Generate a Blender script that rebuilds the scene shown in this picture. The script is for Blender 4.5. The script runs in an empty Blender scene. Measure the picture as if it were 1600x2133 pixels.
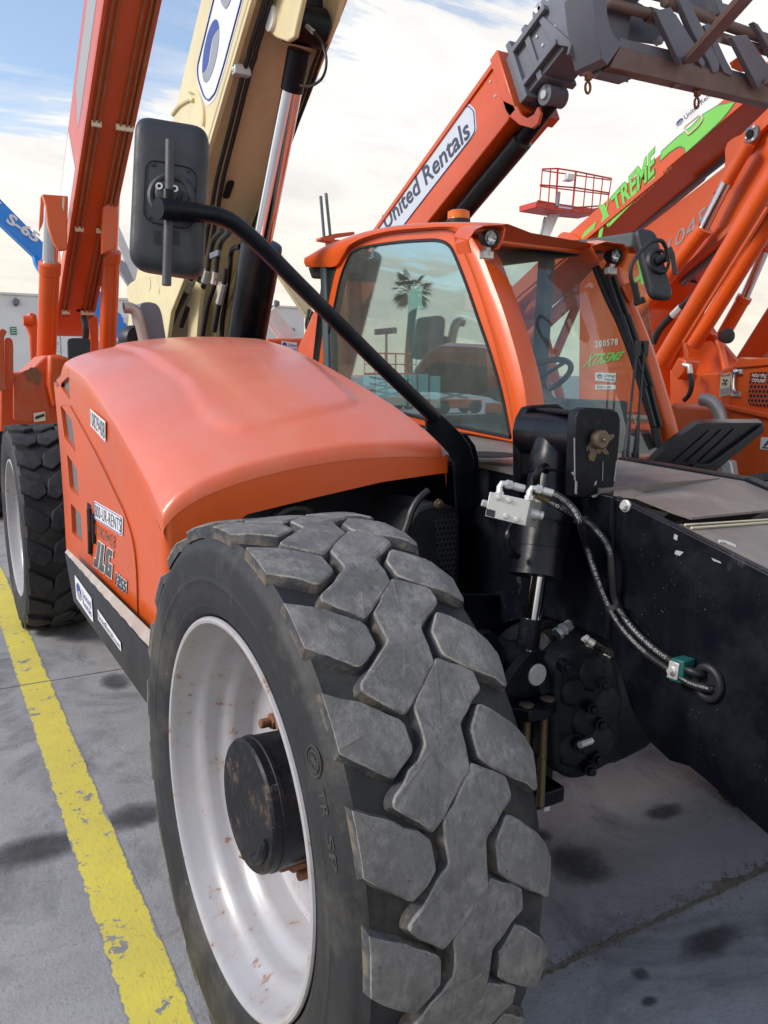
import bpy, bmesh, math, random
from mathutils import Vector as V, Matrix

# ---------------------------------------------------------------- camera
SC = bpy.context.scene
COL = SC.collection
FOC, PITCH, YAW, ROLL, EYE = 1671.0, math.radians(9.737), math.radians(29.784), math.radians(0.19), V((0, 0, 1.647))
FW = V((math.sin(YAW)*math.cos(PITCH), math.cos(YAW)*math.cos(PITCH), -math.sin(PITCH)))
_r0 = V((math.cos(YAW), -math.sin(YAW), 0)); _u0 = _r0.cross(FW)
RT = _r0*math.cos(ROLL) + _u0*math.sin(ROLL)
UP = _u0*math.cos(ROLL) - _r0*math.sin(ROLL)
cam_d = bpy.data.cameras.new('camera')
cam = bpy.data.objects.new('camera', cam_d)
COL.objects.link(cam)
m = Matrix.Identity(4)
for i in range(3):
    m[i][0], m[i][1], m[i][2], m[i][3] = RT[i], UP[i], -FW[i], EYE[i]
cam.matrix_world = m
cam_d.sensor_fit = 'HORIZONTAL'; cam_d.sensor_width = 36.0; cam_d.lens = FOC/1600*36.0
cam_d.clip_start = 0.05; cam_d.clip_end = 4000
SC.camera = cam

# ---------------------------------------------------------------- sky, sun, exposure
SUN_EL, SUN_AZ = math.radians(34), math.radians(-80)      # azimuth clockwise from +Y: the low sun stands to the left
world = bpy.data.worlds.new('World'); SC.world = world; world.use_nodes = True
wt = world.node_tree; wt.nodes.clear(); WN, WL = wt.nodes.new, wt.links.new
def wmath(op, a, b=None, clamp=False):
    n = WN('ShaderNodeMath'); n.operation = op; n.use_clamp = clamp
    for i, q in enumerate((a, b)):
        if q is None: continue
        if isinstance(q, (int, float)): n.inputs[i].default_value = q
        else: WL(q, n.inputs[i])
    return n.outputs[0]
def wramp(x, stops):
    n = WN('ShaderNodeValToRGB'); e = n.color_ramp.elements
    while len(e) < len(stops): e.new(0.5)
    for k, (p, c) in enumerate(stops):
        e[k].position = p; e[k].color = (*c, 1) if len(c) == 3 else c
    WL(x, n.inputs[0]); return n.outputs[0]
tc = WN('ShaderNodeTexCoord'); sx = WN('ShaderNodeSeparateXYZ'); WL(tc.outputs['Generated'], sx.inputs[0])
sky = WN('ShaderNodeTexSky'); sky.sky_type = 'NISHITA'; sky.sun_disc = False
sky.sun_elevation = SUN_EL; sky.sun_rotation = SUN_AZ; sky.air_density = 1.0; sky.dust_density = 0.6
bg_sky = WN('ShaderNodeBackground'); bg_sky.inputs['Strength'].default_value = 0.11; WL(sky.outputs[0], bg_sky.inputs['Color'])
zc = wmath('MAXIMUM', sx.outputs[2], 0.0)
den = wmath('ADD', zc, 0.22)
cb = WN('ShaderNodeCombineXYZ')
WL(wmath('DIVIDE', sx.outputs[0], den), cb.inputs[0]); WL(wmath('DIVIDE', sx.outputs[1], den), cb.inputs[1])
mp = WN('ShaderNodeMapping'); mp.inputs['Location'].default_value = (1.35, 0.4, 0)
mp.inputs['Rotation'].default_value = (0, 0, 0.5); mp.inputs['Scale'].default_value = (0.75, 1.25, 1)
WL(cb.outputs[0], mp.inputs[0])
def wnoise(scale, detail, rough, dist=0.0):
    n = WN('ShaderNodeTexNoise'); n.inputs['Scale'].default_value = scale; n.inputs['Detail'].default_value = detail
    n.inputs['Roughness'].default_value = rough; n.inputs['Distortion'].default_value = dist
    WL(mp.outputs[0], n.inputs['Vector']); return n.outputs[0]
n1 = wnoise(0.9, 10, 0.60, 0.5)
n2 = wnoise(2.6, 8, 0.62, 0.8)
# the cloud bank stands low over the yard, higher to the right, and frays upward into blue
edge = wmath('MAXIMUM', wmath('ADD', 0.225, wmath('MULTIPLY', sx.outputs[0], 0.34)), wmath('SUBTRACT', 0.30, wmath('MULTIPLY', sx.outputs[1], 0.24)))
mp2_ = WN('ShaderNodeMapping'); mp2_.inputs['Scale'].default_value = (0.9, 4.2, 1); mp2_.inputs['Rotation'].default_value = (0, 0, 0.25); WL(cb.outputs[0], mp2_.inputs[0])
n3 = WN('ShaderNodeTexNoise'); n3.inputs['Scale'].default_value = 2.2; n3.inputs['Detail'].default_value = 9; n3.inputs['Roughness'].default_value = .62; n3.inputs['Distortion'].default_value = .6; WL(mp2_.outputs[0], n3.inputs['Vector'])
cover = wmath('MULTIPLY', wmath('SUBTRACT', edge, zc), 2.6)
cover = wmath('ADD', cover, wmath('MULTIPLY', wmath('SUBTRACT', n3.outputs[0], 0.5), 0.9))
cover = wmath('ADD', cover, wmath('SUBTRACT', wmath('MULTIPLY', n1, 1.7), 0.30))
mask = wramp(cover, [(0.30, (0.10, 0.10, 0.10)), (0.50, (0.42, 0.42, 0.42)), (0.60, (1, 1, 1))])
tone = wramp(n2, [(0.24, (0.425, 0.42, 0.42)), (0.60, (0.54, 0.532, 0.512))])
lowt = wramp(zc, [(0.0, (0.98, 0.90, 0.76)), (0.10, (0.98, 0.945, 0.86)), (0.26, (1.0, 1.0, 1.0))])
mixc = WN('ShaderNodeMixRGB'); mixc.blend_type = 'MULTIPLY'; mixc.inputs[0].default_value = 1.0
WL(tone, mixc.inputs[1]); WL(lowt, mixc.inputs[2])
bg_cl = WN('ShaderNodeBackground'); bg_cl.inputs['Strength'].default_value = 1.0; WL(mixc.outputs[0], bg_cl.inputs['Color'])
mxs = WN('ShaderNodeMixShader'); WL(mask, mxs.inputs[0]); WL(bg_sky.outputs[0], mxs.inputs[1]); WL(bg_cl.outputs[0], mxs.inputs[2])
wo = WN('ShaderNodeOutputWorld'); WL(mxs.outputs[0], wo.inputs[0])

sun_d = bpy.data.lights.new('sun', 'SUN'); sun_d.energy = 1.5; sun_d.angle = math.radians(18); sun_d.color = (1.0, 0.93, 0.84)
sun = bpy.data.objects.new('sun', sun_d); COL.objects.link(sun)
_d = V((math.sin(SUN_AZ)*math.cos(SUN_EL), math.cos(SUN_AZ)*math.cos(SUN_EL), math.sin(SUN_EL)))
sun.rotation_euler = (-_d).to_track_quat('-Z', 'Y').to_euler(); sun.location = _d*30
vs = SC.view_settings
vs.view_transform = 'Standard'; vs.look = 'None'; vs.exposure = 1.0; vs.gamma = 1.0; vs.use_curve_mapping = False
SC.cycles.max_bounces = 8; SC.cycles.transparent_max_bounces = 12; SC.cycles.caustics_reflective = False; SC.cycles.caustics_refractive = False

# ---------------------------------------------------------------- helpers
R = random.Random(7)
def at(px, py, X=None, Y=None, Z=None, D=None):
    """the point of the view ray through a photograph pixel on the plane X, Y or Z = const (or at depth D)"""
    d = FW + RT*((px-800)/FOC) - UP*((py-1066.5)/FOC)
    if D is not None: return EYE + d*D
    i, v = [(i, v) for i, v in enumerate((X, Y, Z)) if v is not None][0]
    return EYE + d*((v-EYE[i])/d[i])
def on(px, py, p0, n):
    d = FW + RT*((px-800)/FOC) - UP*((py-1066.5)/FOC)
    return EYE + d*((V(p0)-EYE).dot(n)/d.dot(n))
def srgb(r, g, b):
    return tuple((c/255/12.92 if c/255 <= .04045 else ((c/255+.055)/1.055)**2.4) for c in (r, g, b))

class G:
    """collects shapes in one bmesh"""
    def __init__(s): s.bm = bmesh.new()
    def v(s, p): return s.bm.verts.new(p)
    def f(s, vs):
        try: return s.bm.faces.new(vs)
        except ValueError: return None
    def poly(s, pts): return s.f([s.v(p) for p in pts])
    def prism(s, pts, vec):
        vec = V(vec); a = [s.v(p) for p in pts]; b = [s.v(V(p)+vec) for p in pts]; n = len(a)
        s.f(a); s.f(b[::-1])
        for i in range(n): s.f([a[i], b[i], b[(i+1) % n], a[(i+1) % n]])
        return s
    def box(s, c, d, mat=None):
        c = V(c); h = V(d)/2; q = []
        for sx_, sy_, sz_ in ((-1,-1,-1),(1,-1,-1),(1,1,-1),(-1,1,-1),(-1,-1,1),(1,-1,1),(1,1,1),(-1,1,1)):
            p = V((sx_*h.x, sy_*h.y, sz_*h.z))
            if mat: p = mat @ p
            q.append(s.v(c+p))
        for i in ((0,3,2,1),(4,5,6,7),(0,1,5,4),(1,2,6,5),(2,3,7,6),(3,0,4,7)): s.f([q[k] for k in i])
        return s
    def hexa(s, p):
        q = [s.v(x) for x in p]
        for i in ((0,3,2,1),(4,5,6,7),(0,1,5,4),(1,2,6,5),(2,3,7,6),(3,0,4,7)): s.f([q[k] for k in i])
        return s
    def bar(s, a, b, w, h, up=(0,0,1)):
        a, b = V(a), V(b); d = (b-a).normalized(); sd = d.cross(V(up)).normalized(); u = sd.cross(d)
        s.hexa([a-sd*w/2-u*h/2, a+sd*w/2-u*h/2, b+sd*w/2-u*h/2, b-sd*w/2-u*h/2,
                a-sd*w/2+u*h/2, a+sd*w/2+u*h/2, b+sd*w/2+u*h/2, b-sd*w/2+u*h/2]); return s
    def tube(s, path, r, n=12, cap=True):
        path = [V(p) for p in path]; rs = r if isinstance(r, (list, tuple)) else [r]*len(path)
        prev = None; rings = []
        for i, p in enumerate(path):
            d = (path[min(i+1, len(path)-1)] - path[max(i-1, 0)])
            d = d.normalized() if d.length > 1e-9 else V((0,0,1))
            if prev is None:
                a = V((0,0,1)) if abs(d.z) < .9 else V((1,0,0))
                u = d.cross(a).normalized()
            else:
                u = (prev - d*prev.dot(d)); u = u.normalized() if u.length > 1e-6 else d.orthogonal().normalized()
            w = d.cross(u); prev = u
            rings.append([s.v(p + (u*math.cos(2*math.pi*k/n) + w*math.sin(2*math.pi*k/n))*rs[i]) for k in range(n)])
        for a, b in zip(rings, rings[1:]):
            for k in range(n): s.f([a[k], a[(k+1) % n], b[(k+1) % n], b[k]])
        if cap: s.f(rings[0][::-1]); s.f(rings[-1])
        return s
    def lathe(s, prof, org=(0,0,0), axis=(1,0,0), n=48, cap=False):
        ax = V(axis).normalized(); o = V(org); u = ax.orthogonal().normalized(); w = ax.cross(u); rings = []
        for h, r in prof:
            rings.append([s.v(o+ax*h+(u*math.cos(2*math.pi*k/n)+w*math.sin(2*math.pi*k/n))*r) for k in range(n)])
        for a, b in zip(rings, rings[1:]):
            for k in range(n): s.f([a[k], a[(k+1) % n], b[(k+1) % n], b[k]])
        if cap: s.f(rings[0][::-1]); s.f(rings[-1])
        return s
    def grid(s, rows):
        vv = [[s.v(p) for p in r] for r in rows]
        for a, b in zip(vv, vv[1:]):
            for k in range(len(a)-1): s.f([a[k], a[k+1], b[k+1], b[k]])
        return vv
def catmull(pts, k=8, closed=False):
    pts = [V(p) for p in pts]; out = []; n = len(pts)
    for i in range(n if closed else n-1):
        g = (lambda j: pts[j % n]) if closed else (lambda j: pts[max(0, min(n-1, j))])
        p0, p1, p2, p3 = g(i-1), g(i), g(i+1), g(i+2)
        for q in range(k):
            t = q/k
            out.append(0.5*((2*p1)+(p2-p0)*t+(2*p0-5*p1+4*p2-p3)*t*t+(3*p1-p0-3*p2+p3)*t**3))
    if not closed: out.append(pts[-1])
    return out
def rounded(pts, r, k=4):
    """rounds the corners of a planar polygon"""
    pts = [V(p) for p in pts]; out = []; n = len(pts)
    for i in range(n):
        a, b, c = pts[i-1], pts[i], pts[(i+1) % n]
        rr = r[i] if isinstance(r, (list, tuple)) else r
        if rr <= 0: out.append(b); continue
        d1 = min(rr, (a-b).length*.49); d2 = min(rr, (c-b).length*.49)
        p1 = b+(a-b).normalized()*d1; p2 = b+(c-b).normalized()*d2
        for q in range(k+1):
            t = q/k; out.append(p1*(1-t)**2+b*2*t*(1-t)+p2*t*t)
    return out

WORLDM = {}
def adopt(o, parent):
    """parents o so that its own coordinates stay world coordinates"""
    if parent is None: WORLDM[o.name] = o.matrix_basis.copy(); return
    o.parent = parent
    o.matrix_parent_inverse = WORLDM[parent.name].inverted()
    WORLDM[o.name] = o.matrix_basis.copy()
def obj(name, g, mat, parent=None, bevel=0.0, ang=35, seg=2, kind=None, label=None, merge=0.0, recalc=True):
    bm = g.bm
    if merge: bmesh.ops.remove_doubles(bm, verts=bm.verts, dist=merge)
    if recalc: bmesh.ops.recalc_face_normals(bm, faces=bm.faces)
    me = bpy.data.meshes.new(name); bm.to_mesh(me); bm.free()
    for p in me.polygons: p.use_smooth = True
    me.set_sharp_from_angle(angle=math.radians(ang))
    for q in (mat if isinstance(mat, (list, tuple)) else [mat]): me.materials.append(q)
    o = bpy.data.objects.new(name, me); COL.objects.link(o); adopt(o, parent)
    if bevel:
        b = o.modifiers.new('bevel', 'BEVEL'); b.width = bevel; b.segments = seg; b.limit_method = 'ANGLE'; b.angle_limit = math.radians(40)
    if kind: o['kind'] = kind
    if label: o['label'] = label
    return o
def thing(name, label, cat, loc=(0,0,0), group=None):
    o = bpy.data.objects.new(name, None); COL.objects.link(o); o.location = loc; o.empty_display_size = .2
    WORLDM[o.name] = Matrix.Translation(loc)
    o['label'] = label; o['category'] = cat
    if group: o['group'] = group
    return o
def tag(o, label, cat, group=None):
    o['label'] = label; o['category'] = cat
    if group: o['group'] = group
    return o
def copy_of(src, parent, basis):
    c = src.copy(); COL.objects.link(c); c.parent = parent; c.matrix_parent_inverse = Matrix.Identity(4); c.matrix_basis = basis
    WORLDM[c.name] = basis
    return c

# ---- flat print
_tc = {}
def text_mesh(s, shear=0.0, bold=0.0, space=1.0):
    key = (s, shear, bold, space)
    if key in _tc: return _tc[key]
    cu = bpy.data.curves.new('lettering', 'FONT'); cu.body = s; cu.size = 1; cu.shear = shear; cu.offset = bold; cu.space_character = space
    cu.resolution_u = 3; cu.fill_mode = 'FRONT'
    o = bpy.data.objects.new('lettering', cu); COL.objects.link(o)
    dg = bpy.context.evaluated_depsgraph_get(); me = bpy.data.meshes.new_from_object(o.evaluated_get(dg))
    vs_ = [v.co.copy() for v in me.vertices]; fs = [list(p.vertices) for p in me.polygons]
    bpy.data.objects.remove(o); bpy.data.curves.remove(cu); bpy.data.meshes.remove(me)
    x0 = min(v.x for v in vs_); x1 = max(v.x for v in vs_); y0 = min(v.y for v in vs_); y1 = max(v.y for v in vs_)
    _tc[key] = ([((v.x-x0)/(x1-x0), (v.y-y0)/(y1-y0)) for v in vs_], fs); return _tc[key]
def quadmap(q, lift=0.0):
    """q = bottom-left, bottom-right, top-right, top-left; returns (s,t) -> point, lifted towards the camera"""
    a, b, c, d = [V(x) for x in q]; n = (b-a).cross(d-a).normalized()
    if n.dot(EYE-a) < 0: n = -n
    return (lambda s, t: (a*(1-s)+b*s)*(1-t)+(d*(1-s)+c*s)*t + n*lift), n
def lettering(name, s, q, mat, parent=None, lift=.003, shear=0.0, bold=0.01, space=1.0, mirror=False):
    f, n = quadmap(q, lift); vs_, fs = text_mesh(s, shear, bold, space)
    me = bpy.data.meshes.new(name); me.from_pydata([f(1-x if mirror else x, y) for x, y in vs_], [], fs); me.materials.append(mat)
    o = bpy.data.objects.new(name, me); COL.objects.link(o); adopt(o, parent); return o
def sub(q, s0, t0, s1, t1):
    f, n = quadmap(q); return [f(s0, t0), f(s1, t0), f(s1, t1), f(s0, t1)]
def plate(name, q, mat, parent=None, lift=.0015, th=.001, rad=0.0):
    f, n = quadmap(q, lift); g = G(); pts = [f(0,0), f(1,0), f(1,1), f(0,1)]
    if rad: pts = rounded(pts, rad)
    g.prism(pts, -n*th); return obj(name, g, mat, parent)
def logo(q, parent, name='emblem', lift=.003):
    """oval emblem: blue upper half, grey lower half, white swirl between"""
    f, n = quadmap(q, lift); N = 28
    el = lambda a, k=1: (0.5+.5*k*math.cos(a), 0.5+.5*k*math.sin(a))
    up = [el(math.pi*i/N - .35) for i in range(N+1)]; lo = [el(math.pi+math.pi*i/N - .35) for i in range(N+1)]
    sw = lambda amp, sg: [(.5+.5*math.cos(-.35)*(1-2*i/N), .5+.5*math.sin(-.35)*(1-2*i/N)+amp*math.sin(2*math.pi*i/N)*sg) for i in range(1, N)]
    g = G(); g.poly([f(*p) for p in up + [(x, y+.045*(1-abs(2*(i/(N-1))-1))) for i, (x, y) in enumerate(sw(.15, 1))][::-1]]); obj(name, g, M['blue_print'], parent, recalc=False)
    g = G(); g.poly([f(*p) for p in lo + [(x, y-.045*(1-abs(2*(i/(N-1))-1))) for i, (x, y) in enumerate(sw(.15, 1))]]); obj(name, g, M['grey_print'], parent, recalc=False)
# ---------------------------------------------------------------- materials
M = {}
class NT:
    def __init__(s, name):
        s.m = bpy.data.materials.new(name); s.m.use_nodes = True; s.t = s.m.node_tree; s.t.nodes.clear()
        s.out = s.n('ShaderNodeOutputMaterial'); s.b = s.n('ShaderNodeBsdfPrincipled'); s.l(s.b.outputs[0], s.out.inputs[0])
        s.tc = s.n('ShaderNodeTexCoord'); s.oi = None
    def n(s, t): return s.t.nodes.new(t)
    def l(s, a, b): s.t.links.new(a, b)
    def put(s, sock, val):
        if isinstance(val, (int, float)): sock.default_value = val
        elif isinstance(val, tuple): sock.default_value = (*val, 1) if len(val) == 3 and sock.type == 'RGBA' else val
        else: s.l(val, sock)
    def coord(s, scale=(1,1,1), rnd=False):
        mp = s.n('ShaderNodeMapping'); mp.inputs['Scale'].default_value = scale; s.l(s.tc.outputs['Object'], mp.inputs[0])
        if rnd:
            oi = s.n('ShaderNodeObjectInfo'); ml = s.n('ShaderNodeMath'); ml.operation = 'MULTIPLY'; ml.inputs[1].default_value = 37.0
            s.l(oi.outputs['Random'], ml.inputs[0]); s.l(ml.outputs[0], mp.inputs['Location'])
        return mp.outputs[0]
    def noise(s, scale, detail=4, rough=.55, vec=None, dist=0.0):
        n = s.n('ShaderNodeTexNoise'); n.inputs['Scale'].default_value = scale; n.inputs['Detail'].default_value = detail
        n.inputs['Roughness'].default_value = rough; n.inputs['Distortion'].default_value = dist
        s.l(vec if vec is not None else s.tc.outputs['Object'], n.inputs['Vector']); return n.outputs[0]
    def ramp(s, x, stops):
        n = s.n('ShaderNodeValToRGB'); e = n.color_ramp.elements
        while len(e) < len(stops): e.new(.5)
        for k, (p, c) in enumerate(stops):
            e[k].position = p; e[k].color = (c, c, c, 1) if isinstance(c, (int, float)) else (*c, 1)
        s.l(x, n.inputs[0]); return n.outputs[0]
    def mix(s, fac, a, b, mode='MIX'):
        n = s.n('ShaderNodeMixRGB'); n.blend_type = mode; s.put(n.inputs[0], fac); s.put(n.inputs[1], a); s.put(n.inputs[2], b); return n.outputs[0]
    def math(s, op, a, b=0.0, clamp=False):
        n = s.n('ShaderNodeMath'); n.operation = op; n.use_clamp = clamp; s.put(n.inputs[0], a); s.put(n.inputs[1], b); return n.outputs[0]
    def sep(s, vec):
        n = s.n('ShaderNodeSeparateXYZ'); s.l(vec, n.inputs[0]); return n.outputs
    def attr(s, name):
        n = s.n('ShaderNodeAttribute'); n.attribute_name = name; return n.outputs['Fac']
    def bump(s, h, strength=.2, dist=.01):
        n = s.n('ShaderNodeBump'); n.inputs['Strength'].default_value = strength; n.inputs['Distance'].default_value = dist
        s.l(h, n.inputs['Height']); s.l(n.outputs[0], s.b.inputs['Normal'])
    def set(s, **k):
        for a, v in k.items(): s.put(s.b.inputs[{'col':'Base Color','rough':'Roughness','metal':'Metallic','coat':'Coat Weight','coatr':'Coat Roughness','spec':'Specular IOR Level','emis':'Emission Color','estr':'Emission Strength','alpha':'Alpha','trans':'Transmission Weight'}[a]], v)
        return s
def paint(name, col, rough=.38, fade_sheen=.0, fade_sheen_col=(.62,.30,.24), dust=.25, dustcol=(.42,.36,.29), specks=0.0, speckcol=(.55,.55,.54), scale=1.0, coat=.0, bump=.04, metal=0.0, spec=.5, rust=0.0):
    t = NT(name)
    c = t.mix(t.ramp(t.noise(1.7*scale, 5, .6), [(.3, 0.0), (.7, 1.0)]), tuple(x*.90 for x in col), tuple(min(1, x*1.06) for x in col))
    if fade_sheen:  # upward faces paler: bleached paint, with sky reflection painted into the colour
        up = t.sep(None_normal(t))[2]
        fz = t.math('MULTIPLY', t.ramp(up, [(.15, 0.0), (.95, 1.0)]), t.math('MULTIPLY', t.ramp(t.noise(2.2*scale, 6, .65), [(.2, .55), (.75, 1.0)]), fade_sheen))
        c = t.mix(fz, c, fade_sheen_col)
    if dust:
        d = t.ramp(t.noise(5.5*scale, 8, .68), [(.48, 0.0), (.78, dust)])
        c = t.mix(d, c, dustcol)
        dr = t.ramp(t.noise(9*scale, 6, .7, t.coord((1.0, 1.0, .12))), [(.56, 0.0), (.82, dust*.55)])
        c = t.mix(dr, c, dustcol)
    if specks:
        n = t.n('ShaderNodeTexVoronoi'); n.inputs['Scale'].default_value = 85; t.l(t.mix(.03, t.tc.outputs['Object'], t.noise(40, 3, .7)) if False else t.tc.outputs['Object'], n.inputs['Vector'])
        w = t.math('MULTIPLY', t.ramp(n.outputs['Distance'], [(.05, 1.0), (.16, 0.0)]), t.ramp(t.noise(9, 6, .8), [(.52, 0.0), (.70, .8)]))
        c = t.mix(t.math('MULTIPLY', w, specks), c, speckcol)
        sc_ = t.ramp(t.noise(4.0, 9, .8, t.coord((1, 1, .35))), [(.60, 0.0), (.66, .35)])
        c = t.mix(t.math('MULTIPLY', sc_, specks), c, tuple(x*.45 for x in speckcol))
    if rust:
        rn = t.math('ADD', t.noise(11, 8, .78), t.math('MULTIPLY', t.noise(45, 4, .7), .25))
        c = t.mix(t.ramp(rn, [(.735, 0.0), (.765, rust)]), c, (.16, .075, .045)); c = t.mix(t.ramp(rn, [(.66, 0.0), (.76, rust*.35)]), c, (.40, .24, .16))
    r = t.ramp(t.noise(4*scale, 5, .6), [(.3, rough*.85), (.75, min(1, rough*1.35))])
    t.set(col=c, rough=r, coat=coat, coatr=.18, metal=metal, spec=spec)
    if bump: t.bump(t.noise(26*scale, 4, .6), bump, .01)
    M[name] = t.m; return t.m
def None_normal(t):
    g = t.n('ShaderNodeNewGeometry'); return g.outputs['True Normal'] if False else g.outputs['Normal']
ORANGE = (.67, .092, .008)
paint('orange', ORANGE, .34, fade_sheen=.10, fade_sheen_col=(.66,.24,.17), dust=.10, dustcol=(.52,.27,.18), coat=.25, bump=.02)
paint('hood_orange', (.66,.092,.018), .37, fade_sheen=.50, fade_sheen_col=(.72,.32,.27), dust=.22, dustcol=(.55,.34,.26), coat=.40, bump=.03)
paint('orange_old', (.60, .076, .009), .42, fade_sheen=.25, fade_sheen_col=(.6,.22,.13), dust=.20, coat=.1)
paint('orange_far', (.60, .072, .012), .45, fade_sheen=.2, dust=.14)
paint('orange_dirty', (.50, .075, .018), .55, dust=.5, dustcol=(.30,.22,.15))
paint('red_far', (.60, .05, .03), .45, dust=.1)
paint('black_paint', (.0022, .0034, .0066), .36, dust=.34, dustcol=(.042,.046,.056), specks=.5, bump=.10, spec=.22)
paint('black_clean', (.004, .005, .008), .30, dust=.06, dustcol=(.15,.15,.15), specks=.25, bump=.05, spec=.35)
paint('cast_black', (.003, .0045, .0085), .5, dust=.10, dustcol=(.05,.06,.07), specks=.35, bump=.5, spec=.25)
paint('black_plastic', (.011, .0125, .016), .48, dust=.10, dustcol=(.12,.12,.12), bump=.12, scale=3)
paint('mirror_plastic', (.024, .027, .034), .50, dust=.10, dustcol=(.16,.16,.16), bump=.05, scale=4)
paint('deck_paint', (.17, .145, .13), .42, dust=.7, dustcol=(.33,.29,.25), specks=.3, bump=.06)
paint('gunmetal', (.15, .165, .20), .5, dust=.30, dustcol=(.22,.20,.18), specks=.4)
paint('worn_steel', (.17, .115, .095), .5, dust=.7, dustcol=(.25,.16,.13), bump=.2)
paint('tan', (.72, .62, .36), .42, dust=.34, dustcol=(.45,.34,.2), bump=.03)
paint('tan_under', (.50, .35, .155), .5, dust=.45, dustcol=(.26,.17,.08), bump=.05)
paint('rim_paint', (.41, .405, .425), .34, dust=.55, dustcol=(.30,.25,.22), coat=.25, bump=.06, rust=.9)
paint('white_paint', (.78, .77, .74), .5, dust=.12, dustcol=(.5,.45,.38))
paint('warehouse_white', (.80, .80, .78), .8, dust=.12, dustcol=(.6,.58,.54), scale=.25, bump=.0)
paint('blue_paint', (.02, .26, .80), .4, dust=.05)
paint('exhaust_steel', (.42, .38, .34), .42, dust=.5, dustcol=(.34,.26,.18), metal=.55)
paint('zinc', (.62, .62, .60), .38, dust=.25, dustcol=(.45,.42,.36), metal=.45)
paint('brass_rod', (.15, .108, .055), .42, dust=.5, dustcol=(.14,.10,.06), metal=.6)
paint('rust', (.22, .09, .045), .75, dust=.5, dustcol=(.32,.16,.09), bump=.4, scale=4)
paint('pin_steel', (.17, .125, .085), .42, dust=.7, dustcol=(.20,.13,.07), metal=.6, scale=5)
paint('grey_mesh', (.13, .13, .135), .6, dust=.4, dustcol=(.22,.20,.18))
paint('dusty_ledge', (.40, .36, .31), .8, dust=.8, dustcol=(.62,.56,.48), bump=.4, scale=2.2)
paint('hose_rubber', (.012, .012, .014), .42, dust=.2, dustcol=(.10,.09,.08), scale=4)
paint('interior_dark', (.065, .10, .11), .6, dust=.2, dustcol=(.10,.11,.11))
paint('seat_cloth', (.08, .16, .18), .8, dust=.2, dustcol=(.12,.16,.17))
paint('palm_trunk', (.10, .075, .055), .9, dust=.3)
paint('chrome', (.78, .78, .80), .10, dust=.0, metal=1.0, bump=.0)
def flat(name, col, rough=.5, **k):
    t = NT(name); t.set(col=t.mix(t.ramp(t.noise(6, 4), [(.3, 0.0), (.7, 1.0)]), tuple(x*.93 for x in col), col), rough=rough, **k); M[name] = t.m; return t.m
flat('label_white', (.78, .78, .79), .42); flat('label_cream', (.75, .68, .50), .5)
flat('black_print', (.025, .026, .03), .5); flat('blue_print', (.035, .07, .30), .45); flat('grey_print', (.30, .31, .34), .45)
flat('dark_print', (.05, .06, .10), .45); flat('green_print', (.20, .66, .10), .5); flat('white_print', (.80, .80, .80), .5)
flat('pale_blue', (.60, .66, .74), .45); flat('teal_plastic', (.01, .10, .09), .45); flat('letter_grey', (.09, .09, .10), .45)
flat('red_print', (.55, .04, .03), .5); flat('palm_leaf', (.05, .075, .025), .6); flat('paper', (.42, .66, .70), .6)
flat('stencil', (.30, .10, .05), .5); flat('hole_black', (.006, .006, .007), .9); flat('sign_green', (.06, .22, .12), .5)
flat('print_faded', (.30, .09, .04), .5); flat('light_print', (.36, .37, .38), .55); flat('sidewall_print', (.045, .044, .04), .75)
flat('mirror_glass', (.85, .87, .88), .03, metal=1.0); flat('amber', (.75, .17, .01), .25)
# glass: dusty tinted pane
def glass(name, tint, dustamt, refl=1.0, ior=1.75):
    t = NT(name); t.t.nodes.remove(t.b)
    tr = t.n('ShaderNodeBsdfTransparent'); tr.inputs[0].default_value = (*tint, 1)
    gl = t.n('ShaderNodeBsdfGlossy'); gl.inputs['Roughness'].default_value = .012; gl.inputs[0].default_value = (.88*refl, refl, .985*refl, 1)
    ge = t.n('ShaderNodeNewGeometry'); dt = t.n('ShaderNodeVectorMath'); dt.operation = 'DOT_PRODUCT'; t.l(ge.outputs['Incoming'], dt.inputs[0]); t.l(ge.outputs['Normal'], dt.inputs[1])
    f0 = ((ior-1)/(ior+1))**2
    sch = t.math('ADD', f0, t.math('MULTIPLY', 1-f0, t.math('POWER', t.math('SUBTRACT', 1.0, t.math('ABSOLUTE', dt.outputs['Value'])), 5.0)), True)
    m1 = t.n('ShaderNodeMixShader'); t.l(sch, m1.inputs[0]); t.l(tr.outputs[0], m1.inputs[1]); t.l(gl.outputs[0], m1.inputs[2])
    df = t.n('ShaderNodeBsdfDiffuse'); df.inputs[0].default_value = (.55, .53, .48, 1)
    m2 = t.n('ShaderNodeMixShader'); t.l(t.ramp(t.noise(2.5, 8, .7), [(.35, dustamt*.5), (.75, dustamt*1.6)]), m2.inputs[0]); t.l(m1.outputs[0], m2.inputs[1]); t.l(df.outputs[0], m2.inputs[2])
    t.l(m2.outputs[0], t.out.inputs[0]); M[name] = t.m
glass('side_glass', (.72, .92, .92), .07, ior=3.3); glass('pane_glass', (.78, .88, .86), .05, ior=1.5); glass('screen_glass', (.86, .90, .87), .10, ior=1.9); glass('lens_glass', (.9, .9, .9), .05)
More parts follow.
